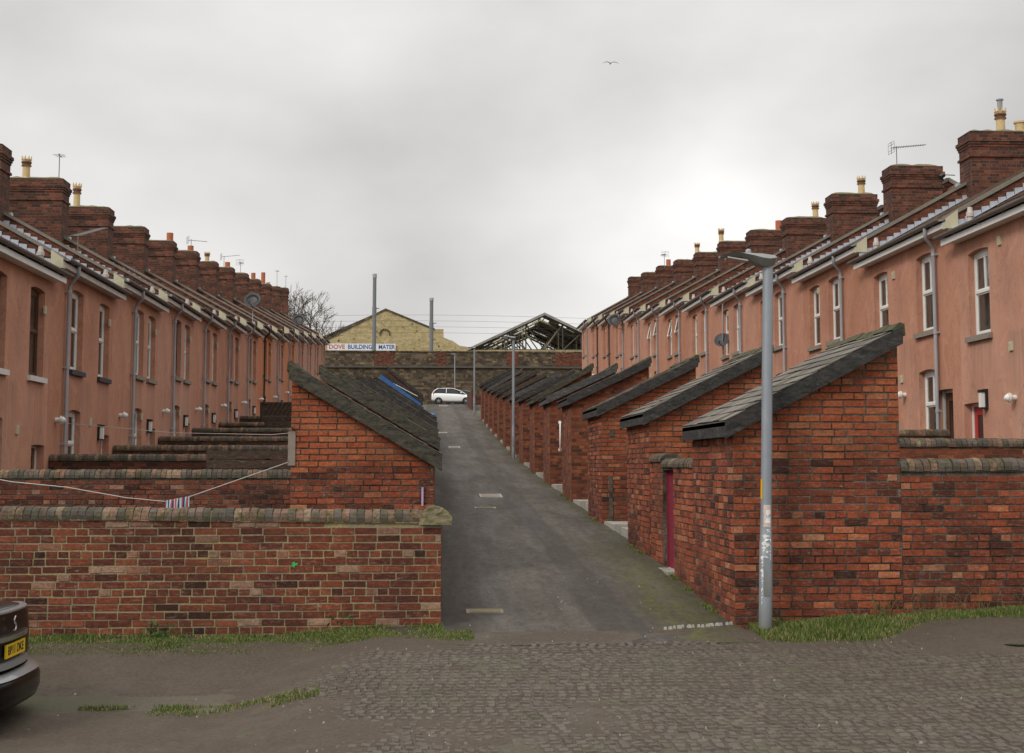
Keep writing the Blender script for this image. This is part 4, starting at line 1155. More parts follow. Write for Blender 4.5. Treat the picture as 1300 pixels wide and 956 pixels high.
# row end wall between the front wall and the nearest left house: timber fences
def board_fence(x0, x1, y, zb, zt, label, seed, slant=False):
    t = thing('board_fence', (x0, y, zb), label, 'fence'); rr = random.Random(seed)
    W_ = x1 - x0; H_ = zt - zb
    b_ = MB(); z = 0
    n_ = int(H_ / .15); hh = H_ / n_
    for i in range(n_):
        if slant and i >= n_ - 3: continue
        d = rr.uniform(-.012, .012)
        b_.box(0, W_, -.02 + d, .02 + d, i * hh + .012, (i + 1) * hh - .012)
    if slant:
        z0 = (n_ - 3) * hh
        m_ = int(W_ / .16)
        for i in range(m_):
            xx = i * .16
            b_.hexa([(xx, -.02, z0), (xx + .09, -.02, z0), (xx + .09, .01, z0), (xx, .01, z0), (xx + .28, -.02, H_), (xx + .37, -.02, H_), (xx + .37, .01, H_), (xx + .28, .01, H_)])
        b_.box(0, W_ + .3, -.025, .02, H_ - .04, H_ + .02); b_.box(0, W_ + .3, .012, .03, z0, H_)
    b_.build('boards', 'fence_wood', t)
    for xx in (0, W_ / 2, W_):
        p = MB(); p.box(xx - .05, xx + .05, .031, .12, -.3, H_ + .03); p.build('post', 'fence_wood', t)
board_fence(-3.86, -1.85, 24.3, G(-3, 24) - .1, 2.03, 'dark weathered horizontal boards behind the nearest left outhouse', 1)
board_fence(-6.1, -4.2, 49.8, G(-5, 50) - .1, 4.02, 'dark trellis topped fence panel farther back in the left yards', 2, True)
board_fence(-5.3, -1.9, 44.6, G(-4, 44) - .1, 3.2, 'low dark fence boards between left yard walls', 3)
tp = MB()
for i in range(10):
    x0, x1 = -3.0 + .13 * i, -3.0 + .13 * (i + 1)
    za, zb_ = .02 * math.sin(i * 1.7), .02 * math.sin((i + 1) * 1.7)
    tp.face([(x0, -.03 + .02 * math.sin(i), 0 + za), (x1, -.03 + .02 * math.sin(i + 1), 0 + zb_), (x1, -.02, .30), (x0, -.02, .30)])
    tp.face([(x0, -.02, .30), (x1, -.02, .30), (x1, .25, .31), (x0, .25, .31)])
o = tp.build('tarpaulin', 'tarp', loc=(0, 32.97, 1.96)); tag(o, 'crumpled blue tarpaulin hung over a left yard wall', 'tarpaulin')

# ------------------------------------------------------------------ lane details
for (x, y, wx, wy, lb) in [(1.38, 32.4, .26, .55, 'larger pale inspection cover in the middle of the lane'), (1.12, 29.0, .22, .16, 'small pale inspection cover just below the larger one'),
                           (.96, 58.7, .24, .6, 'pale inspection cover halfway up the lane'), (.55, 71.5, .24, .6, 'pale inspection cover high up the lane'), (.95, 116, .35, 1.2, 'pale inspection cover just in front of the white car'), (.58, 15.1, .20, .12, 'worn grey cover near the front left wall corner')]:
    T = thing('inspection_cover', (x, y, Gn(x, y) + .012), lb, 'manhole cover')
    sl = (G(x, y + .5) - G(x, y - .5)); T.rotation_euler = (math.atan(sl), 0, 0)
    m = MB(); m.box(-wx, wx, -wy, wy, -.03, .006); m.build('cover_frame', 'concrete' if wy > .14 else 'sill_stone', T)
    m = MB(); m.box(-wx * .82, wx * .82, -wy * .86, wy * .86, .0065, .011); m.build('cover_plate', 'sill_stone' if wy > .2 else 'sandstone', T)
rr = random.Random(77); m = MB()
for i in range(16):
    x = 2.35 + i * .052 + rr.uniform(-.01, .01); y = 13.98 + i * .016 + rr.uniform(-.02, .02); z = Gn(x, y) + .02; s_ = rr.uniform(.018, .034)
    m.hexa([(x - s_, y - s_ * .8, z - .05), (x + s_, y - s_, z - .05), (x + s_ * .9, y + s_, z - .05), (x - s_, y + s_, z - .05),
            (x - s_ * .6, y - s_ * .5, z + .012), (x + s_ * .6, y - s_ * .6, z + .01), (x + s_ * .5, y + s_ * .6, z + .014), (x - s_ * .5, y + s_ * .6, z + .01)])
o = m.build('edging_stones', 'litter'); tag(o, 'row of small whitish stones edging the tarmac at the right corner', 'edging')

def patch(name, x, y, w, l, mat, dz, seed, label):
    m = MB(); rr = random.Random(seed); n = 26
    ring = [(x + w * math.cos(6.283 * i / n) * (1 + rr.uniform(-.12, .12)), y + l * math.sin(6.283 * i / n) * (1 + rr.uniform(-.12, .12))) for i in range(n)]
    for i in range(n):
        p, q = ring[i], ring[(i + 1) % n]
        m.face([(x, y, dz(x, y)), (*p, dz(*p)), (*q, dz(*q))])
    o = m.build(name, mat); tag(o, label, kind='structure'); return o
patch('puddle', -3.0, 12.07, 1.25, .30, 'water', lambda x, y: G(-3.0, 12.07) - .018, 3, 'shallow muddy puddle in the rut beside the dark car')
patch('puddle', 5.6, 12.5, .35, .10, 'water', lambda x, y: G(5.6, 12.5) + .012, 4, 'small puddle in the mud at the front right')

# grass verges (blades)
def grass(name, n, fn, h0, h1, seed, label, turf=None):
    rr = random.Random(seed); m = MB(); c = 0; tries = 0
    while c < n and tries < n * 8:
        tries += 1
        r_ = fn(rr)
        if r_ is None: continue
        x, y, hs = r_
        z = Gn(x, y, .014) + .004
        h = rr.uniform(h0, h1) * hs; a = rr.uniform(0, 6.283); w = rr.uniform(.0022, .0045); ln = rr.uniform(.1, .7) * h
        dx, dy = math.cos(a), math.sin(a); px, py = -dy * w, dx * w
        b2 = rr.uniform(0, 6.283); lx, ly = math.cos(b2) * ln, math.sin(b2) * ln
        dry = .9 + rr.random() * .1 if rr.random() < .20 + .35 * max(0, noise.noise(Vector((x, y, 4)))) else rr.random() * .7 + .12 * noise.noise(Vector((x * 2, y * 2, 0)))
        t = (max(0, dry), 0)
        m.face([(x - px, y - py, z), (x + px, y + py, z), (x + px * .8 + lx * .4, y + py * .8 + ly * .4, z + h * .6), (x - px * .8 + lx * .4, y - py * .8 + ly * .4, z + h * .6)], 0, t)
        m.face([(x - px * .8 + lx * .4, y - py * .8 + ly * .4, z + h * .6), (x + px * .8 + lx * .4, y + py * .8 + ly * .4, z + h * .6), (x + lx, y + ly, z + h)], 0, t)
        c += 1
    o = m.build(name, 'grass'); tag(o, label, 'grass', kind='stuff'); return o
def fl(rr):
    x = rr.uniform(-6.2, .42); y = rr.uniform(13.0, 14.3)
    edge = 13.38 + .22 * noise.noise(Vector((x * .8, 0, 1))) + .10 * noise.noise(Vector((x * 3, 0, 2))) + .10 * sstep(-1, .4, x)
    if x > .12 and y > 14.0: return None
    if y < edge: return None
    k_ = sstep(edge, edge + .18, y)
    if rr.random() > k_ * (.62 + 1.1 * noise.noise(Vector((x * 1.9, y * 3, 7)))) + .06: return None
    return x, y, (.25 + .40 * k_) * (1.5 if y > 14.15 else 1) * (.8 + .7 * max(-.4, noise.noise(Vector((x * 1.7, y * 2, 3)))))
grass('grass_verge', 42000, fl, .028, .075, 1, 'strip of green grass along the foot of the front left wall')
def fr_(rr):
    x = rr.uniform(3.22, 10); y = rr.uniform(12.6, 14.08)
    edge = 13.15 + .40 * sstep(4.2, 5.0, x) + .22 * noise.noise(Vector((x * .8, 0, 11))) + .12 * noise.noise(Vector((x * 3, 0, 12)))
    if y < edge: return None
    k_ = sstep(edge, edge + .22, y)
    if rr.random() > k_ * (.62 + 1.1 * noise.noise(Vector((x * 1.6, y * 3, 17)))) + .05: return None
    return x, y, (.3 + .5 * k_) * (1.5 if x < 4.3 else 1) * (.8 + .8 * max(-.4, noise.noise(Vector((x * 1.7, y * 2, 3)))))
grass('grass_verge', 42000, fr_, .035, .10, 2, 'rough grass along the foot of the right wall and lamp post')
def ft(rr):
    x = rr.uniform(-2.9, -.9); y = rr.uniform(11.45, 11.85)
    v = noise.noise(Vector((x * 2.2, y * 3, 31)))
    return (x, y, .7) if v > -.02 and rr.random() < v * 3 + .2 else None
grass('grass_tufts', 2600, ft, .02, .06, 3, 'small grass tufts growing in the mud by the puddle')
def fm(rr):
    y = 14.6 + rr.random() ** 1.5 * 50; x = 3.11 - abs(rr.gauss(0, .05))
    k2 = ((y - 14.1) % SO)
    if k2 > 2.2 and y > 19: return None
    v = noise.noise(Vector((0, y * 1.1, 41)))
    return (x, y, .5) if v > .0 else None
grass('weeds', 3500, fm, .02, .08, 4, 'small weeds and moss along the foot of the right lane walls')
m = MB(); rr = random.Random(4)
for i in range(90):
    x = rr.choice((4.5, 5.0, 5.6, 6.2, 5.2)) + rr.gauss(0, .16); y = 13.98 + rr.uniform(-.08, .08); z = Gn(x, y); h = rr.uniform(.12, .36); a, b_ = rr.gauss(0, .12), rr.gauss(0, .05)
    m.tube([(x, y, z), (x + a * .4, y + b_ * .5, z + h * .6), (x + a, y + b_, z + h)], [.0022, .0018, .001], 3, caps=False)
o = m.build('dry_weeds', 'dry_stem'); tag(o, 'dead straw coloured stems against the front right wall', 'weeds', kind='stuff')
m = MB()
for (cx_, cy_, n_) in ((-2.72, 14.18, 46), (-.9, 14.22, 18), (3.45, 14.0, 40), (4.6, 14.02, 26)):
    for i in range(n_):
        a = rr.uniform(0, 6.283); r1 = rr.uniform(.02, .12); z = Gn(cx_, cy_) + rr.uniform(.03, .17); s_ = rr.uniform(.012, .026)
        x, y = cx_ + r1 * math.cos(a) * 1.3, min(cy_ + r1 * math.sin(a) * .5, 14.26 if cx_ < 0 else 14.07)
        u = Vector((rr.gauss(0, 1), rr.gauss(0, 1), rr.gauss(0, .6))).normalized(); v_ = u.orthogonal().normalized()
        c_ = Vector((x, y, z))
        m.face([c_ - u * s_ * 1.4, c_ + v_ * s_ * .7, c_ + u * s_ * 1.4, c_ - v_ * s_ * .7], 0)
o = m.build('leafy_weeds', 'leafy'); tag(o, 'low leafy green weeds at the foot of the front walls', 'weeds', kind='stuff')
m = MB()
for i in range(520):
    x, y = rr.uniform(-5.5, 8.5), rr.uniform(8.5, 14.0) if i % 3 else rr.uniform(13.2, 18)
    if y > 13.9 and not (.2 < x < 3.0): continue
    if mudmask(x, y) < .1 and rr.random() < .5: continue
    z = Gn(x, y, .014) + .012; s_ = rr.uniform(.003, .009) * (1.6 if rr.random() < .06 else 1)
    m.hexa([(x - s_, y - s_, z - .01), (x + s_, y - s_ * .7, z - .01), (x + s_, y + s_, z - .01), (x - s_ * .8, y + s_, z - .01), (x - s_ * .5, y - s_ * .6, z + s_ * .8), (x + s_ * .6, y - s_ * .3, z + s_ * .7), (x + s_ * .4, y + s_ * .6, z + s_ * .9), (x - s_ * .5, y + s_ * .4, z + s_ * .6)])
o = m.build('gravel', 'litter'); tag(o, 'scattered grit and small pale stones on the mud and tarmac', kind='stuff')

# ------------------------------------------------------------------ washing line
cat_pts = [(-7.45, 22.25, 2.0), (-5.9, 18.6, 1.62), (-5.32, 17.9, 1.555), (-4.55, 17.6, 1.49), (-3.78, 17.47, 1.36), (-3.30, 17.45, 1.315)]
m = MB(); m.tube(cat_pts, .006, 5); m.tube([(-3.30, 17.45, 1.315), (-3.01, 17.45, 1.37), (-1.79, 17.45, 1.80)], .006, 5)
o = m.build('washing_line', 'rope'); tag(o, 'sagging pale washing line strung from the nearest left outhouse', 'washing line')
m = MB(); rr = random.Random(3); x = -3.30; i = 0
while x < -3.01:
    w_ = rr.uniform(.012, .026); z0 = 1.325 + (x + 3.3) * .19
    wv = lambda xx: .02 * math.sin(xx * 70)
    mi = [0, 1, 2, 1, 0, 2, 1][i % 7]
    m.face([(x, 17.43 + wv(x), z0 - .13), (x + w_, 17.43 + wv(x + w_), z0 - .128), (x + w_, 17.445, z0 + .005), (x, 17.445, z0)], mi)
    m.face([(x, 17.47 - wv(x), z0 - .13), (x + w_, 17.47 - wv(x + w_), z0 - .128), (x + w_, 17.455, z0 + .005), (x, 17.455, z0)], mi)
    x += w_; i += 1
o = m.build('peg_bag', ['peg_a', 'peg_b', 'peg_c']); tag(o, 'striped pink, mint and navy cloth peg bag hanging on the line', 'peg bag')
T = thing('hook_plate', (-1.78, 17.30, 1.86), 'grey plate with a hook fixed to the left edge of the orange gable', 'hook')
m = MB(); m.box(.0, .09, -.022, -.012, -.10, .32); m.build('plate', 'sill_stone', T)
m = MB(); m.tube([(.05, -.02, .36), (.05, -.06, .36), (.05, -.07, .39)], .012, 6); m.tube([(.0, -.03, -.04), (-.02, .10, -.05)], .006, 5); m.build('hook', 'aerial', T)
m = MB(); m.tube([(-7.45, 28.3, 2.62), (-5.2, 28.1, 2.42), (-3.2, 27.9, 2.38), (-1.9, 27.8, 2.5)], .006, 5)
o = m.build('washing_line', 'rope'); tag(o, 'thin washing line across the left yards from the white flue', 'washing line')
T = thing('grab_rail', (3.35, 14.1 + SO * 4 - .13, G(3.12, 36.1) + .95), 'white vertical grab rail beside a gateway up the right side', 'grab rail')
m = MB(); m.tube([(0, .13, .0), (0, .0, .0), (0, 0, .72), (0, .13, .72)], .022, 8); m.build('rail', 'white_paint', T)
m = MB(); m.tube([(0, .128, 0), (0, .11, 0)], .045, 10); m.tube([(0, .128, .72), (0, .11, .72)], .045, 10); m.build('mountings', 'white_paint', T)
T = thing('small_pipe_stub', (.0, 17.285, 1.66), 'short lilac plastic strip sticking up beside the sandstone capstone', 'strip')
m = MB(); m.box(-.125, -.10, -.02, -.012, -.40, -.17); m.build('strip', simple('lilac', (.42, .30, .50)), T)
bx_ = MB(); bx_.box(-.035, .035, -.02, -.012, -1.30, -.42); bx_.box(-.02, .07, -.02, -.012, .30, .42)
o = bx_.build('cement_patch', 'mortar_dark', loc=(3.26, 25.1, 2.0)); tag(o, 'pale cement streak on the gable of the third right outhouse', 'cement patch')
o['category'] = 'patch'

# ------------------------------------------------------------------ lamp posts
def lamp_post(x, y, h, label, lean=0.0, grp='street lamp posts', seg=18, arm=-1, rb=.068, rt=.052):
    z = G(x, y)
    T = thing('lamp_post', (x, y, z), label, 'lamp post', grp)
    top = Vector((lean * h, 0, h))
    P = lambda f: Vector((lean * h * f, 0, h * f))
    m = MB(); m.tube([P(0) - Vector((0, 0, .2)), P(.02), P(.245), P(.25), P(.29)], [rb, rb, rb * .97, rb * .9, rb * .86], seg)
    m.tube([P(.285), P(1)], [rb * .84, rt], seg); po = m.build('post', 'galv', T)
    d = MB(); d.prism([(-.032, .0), (.032, .0), (.034, .38), (-.034, .38)][::1], 1, -rb - .003, -rb + .012); d.build('access_door', 'galv', po, loc=P(.1) + Vector((0, 0, 0)))
    # luminaire: shallow wedge, thick over the post and tapering to the tip
    m = MB()
    secs = [(.085, .055, .115, .055), (.06, .10, .125, .02), (0, .115, .13, -.005), (-.07, .125, .138, .0), (-.17, .13, .142, .045), (-.29, .132, .146, .088), (-.40, .12, .142, .096), (-.46, .09, .128, .094), (-.50, .05, .108, .088)]
    rings = []
    for (sx, hw, zt, zb) in secs:
        rings.append([(sx * -arm, -hw * .6, zb), (sx * -arm, -hw, (zt + zb) / 2 + .01), (sx * -arm, -hw * .62, zt - .01), (sx * -arm, 0, zt), (sx * -arm, hw * .62, zt - .01), (sx * -arm, hw, (zt + zb) / 2 + .01), (sx * -arm, hw * .6, zb), (sx * -arm, 0, zb - .002)])
    vs = [p for r_ in rings for p in r_]; n = 8; fs = [tuple(range(n))[::-1], tuple(range((len(rings) - 1) * n, len(rings) * n))]
    for i in range(len(rings) - 1):
        for j in range(n): fs.append((i * n + j, i * n + (j + 1) % n, (i + 1) * n + (j + 1) % n, (i + 1) * n + j))
    m.idx(vs, fs, 0, (.5, .5), False)
    ho = m.build('lamp_head', 'galv', T, loc=top, weld=True)
    g = MB(); g.prism([(-.43 * -arm, .085), (-.22 * -arm, .050), (-.22 * -arm, .066), (-.43 * -arm, .097)], 1, -.075, .075); g.build('lens', 'lens_clear', ho)
    s_ = MB(); s_.lathe([(.03, 0), (.03, .03), (.02, .045), (0, .05)], (-.2 * -arm, 0, .138), 10); s_.build('light_sensor', 'pipe', ho)
    return T, P
T, P = lamp_post(3.335, 13.8, 3.685, 'nearest galvanised lamp post with peeling white sticker and paint smears, at the right corner', lean=.024, grp=None, seg=28)
def wrap(name, mat, a0, a1, z0, z1, seed, rough=.25, n=14, lift=.0018, mi=0):
    """irregular patch stuck round the post; angle 0 faces the camera"""
    m = MB(); rr = random.Random(seed)
    base_a = math.atan2(-13.8, -3.335)
    zs = [z0 + (z1 - z0) * i / n for i in range(n + 1)]
    L_, R_ = [], []
    for i in range(n + 1):
        L_.append(a0 + (a1 - a0) * rr.uniform(0, rough)); R_.append(a1 - (a1 - a0) * rr.uniform(0, rough))
    def pt(a, z):
        f = z / 3.685; r_ = (.068 if f < .25 else .0572 - (.0572 - .052) * (f - .285) / .715) + lift + (.002 if .24 < f < .3 else 0)
        return (P(f).x + r_ * math.cos(base_a + a), r_ * math.sin(base_a + a), z)
    for i in range(n):
        K = 6
        for j in range(K):
            f0, f1 = j / K, (j + 1) / K
            m.face([pt(L_[i] + (R_[i] - L_[i]) * f0, zs[i]), pt(L_[i] + (R_[i] - L_[i]) * f1, zs[i]), pt(L_[i + 1] + (R_[i + 1] - L_[i + 1]) * f1, zs[i + 1]), pt(L_[i + 1] + (R_[i + 1] - L_[i + 1]) * f0, zs[i + 1])])
    return m.build(name, mat, T)
wrap('yellow_label', 'yellow_sign', -1.65, -.75, 1.33, 1.53, 1, .0)
wrap('sticker', 'paper', -.55, .95, 1.05, 1.27, 2, .12)
wrap('sticker_face', 'sign_white', -.1, .72, 1.09, 1.22, 3, .06, lift=.0026)
ic = MB()
base_a = math.atan2(-13.8, -3.335) + .30
def dogp(u, v): 
    a = base_a + u / .058; f = v / 3.685
    r_ = .0605; return (P(f).x + r_ * math.cos(a), r_ * math.sin(a), v)
for quad in (((-.013, .030), (.012, .030), (.012, .041), (-.013, .040)), ((.010, .036), (.020, .041), (.019, .050), (.010, .048)), ((-.012, .012), (-.007, .012), (-.006, .031), (-.012, .031)), ((.006, .012), (.011, .012), (.012, .031), (.006, .031)), ((-.013, .038), (-.019, .048), (-.017, .049), (-.010, .040))):
    ic.face([dogp(u, 1.125 + v) for u, v in quad])
ic.build('dog_symbol', 'ink', T)
for q, (a0, a1, z0, z1) in enumerate([(-.5, .7, .70, 1.03), (-.9, .2, .52, .98), (-.2, .8, .40, .66), (.5, .85, .70, 1.05), (-.7, -.35, .28, .6)]):
    wrap('paint_smear', 'white_paint', a0, a1, z0, z1, 10 + q, .8, n=26)
lamp_post(3.02, 51.1, 4.4, 'slim grey lamp post halfway up the right side of the lane', seg=10, grp=None)
lamp_post(2.86, 93.5, 4.5, 'slim grey lamp post high up the lane beside the last outhouses', seg=10, grp=None)
lamp_post(2.15, 131.3, 5.0, 'slim grey lamp post behind the white car at the railway wall', seg=10, grp=None)

# ------------------------------------------------------------------ aerials and dishes
def yagi(name, loc, h, L_, az, n, label, tilt=0, elem=.16, refl=True):
    T = thing(name, loc, label, 'aerial')
    m = MB(); m.tube([(0, 0, -.3), (0, 0, h)], .013, 6); m.build('mast', 'aerial', T)
    dx, dy = math.cos(az), math.sin(az)
    m = MB(); p0 = Vector((-.15 * dx, -.15 * dy, h - .05)); p1 = Vector((L_ * dx, L_ * dy, h - .05 + tilt))
    m.tube([p0, p1], .010, 5)
    for i in range(n):
        c_ = p0.lerp(p1, (i + .5) / n); e = elem * (1 - .3 * i / n)
        m.tube([c_ + Vector((-dy * e, dx * e, 0)), c_ - Vector((-dy * e, dx * e, 0))], .006, 4)
    if refl:
        for zz in (-.15, -.08, .08, .15): m.tube([p0 + Vector((-dy * .2, dx * .2, zz)), p0 + Vector((dy * .2, -dx * .2, zz))], .006, 4)
        m.tube([p0 + Vector((0, 0, -.17)), p0 + Vector((0, 0, .17))], .008, 4)
        for e in (-.2, .2): m.tube([p0 + Vector((-dy * e, dx * e, -.15)), p0 + Vector((-dy * e, dx * e, .15))], .005, 4)
    m.build('elements', 'aerial', T)
    return T
yagi('tv_aerial', (12.75, 36.7, 9.92), .62, .85, R(5), 14, 'long toothed aerial on top of the second right chimney', .12)
yagi('tv_aerial', (12.6, 73.8, 12.8), .5, .4, R(100), 6, 'faint aerial on a far right chimney')
yagi('tv_aerial', (-10.3, 38.1, 9.6), .75, .25, R(90), 3, 'short mast with spread top on the second left chimney', refl=False)
yagi('tv_aerial', (-10.4, 59.5, 10.95), .55, .7, R(25), 7, 'aerial pointing right on a middle left chimney')
yagi('tv_aerial', (-10.6, 70.2, 11.8), .6, .8, R(20), 7, 'sloping aerial above the eighth left chimney', .15)
yagi('tv_aerial', (-10.5, 75.5, 12.2), .7, .3, R(80), 4, 'upright aerial mast above the far left chimneys')
yagi('tv_aerial', (-10.3, 91.4, 13.6), 1.1, .25, R(80), 3, 'thin aerial mast on the terracotta pot chimney', refl=False)
yagi('tv_aerial', (-10.3, 96.9, 14.2), .9, .2, R(80), 2, 'thin aerial mast on the last left chimney', refl=False)
T = yagi('tv_aerial', (-9.3, 36.4, 7.25), .55, 1.25, R(72), 15, 'fallen toothed aerial lying over the left roof slope', .45, .2, refl=False)
T = thing('hanging_aerial', (-7.32, 50.4, 6.55), 'bent aerial hanging down beside a left downpipe', 'aerial')
m = MB(); m.tube([(0, 0, .2), (.05, -.1, -.5), (.0, -.3, -1.35)], .012, 5); m.tube([(-.05, .35, .0), (.03, -.3, -.6)], .01, 5)
for q in range(7): m.tube([(.04, -.08 - q * .03 - .14, -.45 - q * .12), (.04, -.08 - q * .03 + .14, -.38 - q * .12)], .007, 4)
m.build('elements', 'aerial', T)
m = MB(); m.tube([(0, 0, .2), (-.15, 0, .3)], .012, 5); m.build('bracket', 'aerial', T)
def dish(loc, r, az, label, arm, el=25):
    T = thing('satellite_dish', loc, label, 'satellite dish')
    m = MB(); N = 20; rings = [(r * f, .18 * r * f * f) for f in (0.02, .3, .6, .85, 1.0)] + [(1.0 * r, .18 * r - .008), (.02 * r, -.02)]
    vs = []; fs = []
    for (q, zz) in rings:
        for j in range(N): vs.append(Vector((q * math.cos(6.2832 * j / N) * .94, q * math.sin(6.2832 * j / N), zz)))
    for i in range(len(rings) - 1):
        for j in range(N): fs.append((i * N + j, i * N + (j + 1) % N, (i + 1) * N + (j + 1) % N, (i + 1) * N + j))
    M_ = Matrix.Rotation(az, 4, 'Z') @ Matrix.Rotation(R(90 - el), 4, 'Y')
    m.idx([M_ @ v_ for v_ in vs], fs, 0, (.5, .5), True); m.build('reflector', 'dish', T)
    a = MB(); a.tube([M_ @ Vector((r * .75, 0, .12 * r)), M_ @ Vector((r * .95, 0, r * 1.05))], .012, 5); a.tube([M_ @ Vector((r * .95, 0, r * 1.05)), M_ @ Vector((r * .70, 0, r * 1.1))], .035, 8); a.build('feed_arm', 'black_plastic', T)
    p = MB(); back = M_ @ Vector((0, 0, -.02)); p.tube([back] + [Vector(q) for q in arm], .018, 6); p.build('mounting_pole', 'pipe', T)
    return T
dish((9.80, 46.0, 6.0), .27, R(-120), 'dark round satellite dish on a pole in front of the right row windows', [(.02, -.05, -.5), (.02, -.05, 1.2), (.12, -.05, 1.3)])
dish((9.5, 71.2, 9.35), .38, R(-120), 'dark satellite dish at the eaves far along the right row', [(.1, .1, -.4), (.6, .1, -.5)])
dish((-7.25, 55.8, 8.42), .36, R(-100), 'dark satellite dish on a tall pole above the left eaves', [(0, .08, -.3), (0, .08, -1.15), (.02, -.5, -1.38), (-.2, -.5, -1.45)])
dish((-7.15, 74.0, 9.55), .36, R(-100), 'smaller looking dark dish on a pole farther along the left eaves', [(0, .08, -.3), (0, .08, -1.2), (-.3, .08, -1.3)])
T = thing('security_camera', (12.06, 31.2, 8.50), 'small dark camera on an arm at the nearest right chimney', 'camera')
m = MB(); m.tube([(.16, 0, .05), (-.12, 0, .06)], .012, 6); m.build('arm', 'aerial', T)
m = MB(); m.tube([(-.10, -.0, .05), (-.22, -.05, -.02)], [.045, .055], 10); m.tube([(-.16, -.02, .0), (-.14, -.02, -.10)], .03, 8); m.build('camera_body', 'black_plastic', T)

# ------------------------------------------------------------------ wheelie bin
zb = G(-.25, 73.6)
T = thing('wheelie_bin', (-.12, 70.0, G(-.12, 70.0)), 'dark wheelie bin with a blue lid beside the last left outhouses', 'bin')
m = MB(); m.hexa([(-.21, -.24, .06), (.21, -.24, .06), (.21, .24, .06), (-.21, .24, .06), (-.28, -.34, .98), (.28, -.34, .98), (.28, .34, .98), (-.28, .34, .98)]); m.build('body', 'bin_body', T)
m = MB(); m.hexa([(-.30, -.37, .985), (.30, -.37, .985), (.30, .37, .985), (-.30, .37, .985), (-.24, -.33, 1.05), (.24, -.33, 1.05), (.24, .33, 1.09), (-.24, .33, 1.09)]); m.build('lid', 'bin_lid', T)
for s_ in (-1, 1):
    m = MB(); m.tube([(.22 * s_, .26, .09), (.27 * s_, .26, .09)], .09, 12); m.build('wheel', 'rubber', T)

# ------------------------------------------------------------------ cars
def loft(mb, secs, crown=.03, m=0):
    n = None; vs = []
    for (x, wl, zl, wm, zm, wt, zt) in secs:
        half = [(0, zl), (wl * .75, zl), (wl * .97, zl + .05), (wm * .99, (zl + zm) * .5), (wm, zm), (wm * .985, zm + (zt - zm) * .45), (wt, zt - .03), (wt * .90, zt + crown * .1), (wt * .5, zt + crown * .7), (0, zt + crown)]
        ring = half + [(-y, z) for y, z in half[-2:0:-1]]
        n = len(ring); vs += [(x, y, z) for y, z in ring]
    fs = [tuple(range(n))[::-1], tuple(range((len(secs) - 1) * n, len(secs) * n))]
    for i in range(len(secs) - 1):
        for j in range(n): fs.append((i * n + j, i * n + (j + 1) % n, (i + 1) * n + (j + 1) % n, (i + 1) * n + j))
    mb.idx(vs, fs, m, (.5, .5), True)
def wheel(T, x, y, r, s_):
    t = MB(); t.lathe([(r * .66, -.09), (r * .9, -.1), (r, -.07), (r, .07), (r * .9, .1), (r * .66, .09)], (0, 0, 0), 28)
    for i, v_ in enumerate(t.v): t.v[i] = (v_[0], v_[2], v_[1])
    w = t.build('wheel', 'rubber', T, loc=(x, y, r))
    d = MB(); d.lathe([(0, .085), (r * .12, .09), (r * .16, .07)], (0, 0, 0), 20); d.lathe([(r * .60, .05), (r * .68, .095)], (0, 0, 0), 28); d.lathe([(0, .02), (r * .62, .02)], (0, 0, 0), 28, m=1)
    for q in range(5):
        a = 6.2832 * q / 5 + .3; c_, s2 = math.cos(a), math.sin(a); px, py = -s2 * r * .09, c_ * r * .09
        d.hexa([(c_ * r * .1 - px, s2 * r * .1 - py, .05), (c_ * r * .64 - px * .7, s2 * r * .64 - py * .7, .05), (c_ * r * .64 + px * .7, s2 * r * .64 + py * .7, .05), (c_ * r * .1 + px, s2 * r * .1 + py, .05),
                (c_ * r * .1 - px, s2 * r * .1 - py, .085), (c_ * r * .64 - px * .7, s2 * r * .64 - py * .7, .08), (c_ * r * .64 + px * .7, s2 * r * .64 + py * .7, .08), (c_ * r * .1 + px, s2 * r * .1 + py, .085)])
    for i, v_ in enumerate(d.v): d.v[i] = (v_[0], v_[2] * s_, v_[1])
    d.build('rim', ['alloy', 'black_plastic'], w)
def arch(mb, x, y, r, s_):
    n = 20
    for i in range(n):
        a0, a1 = math.pi * i / n, math.pi * (i + 1) / n
        mb.face([(x, y, r * .8), (x + r * math.cos(a0), y, r * .8 + r * math.sin(a0)), (x + r * math.cos(a1), y, r * .8 + r * math.sin(a1))])
    mb.face([(x - r, y, r * .8), (x + r, y, r * .8), (x + r, y, .12), (x - r, y, .12)])

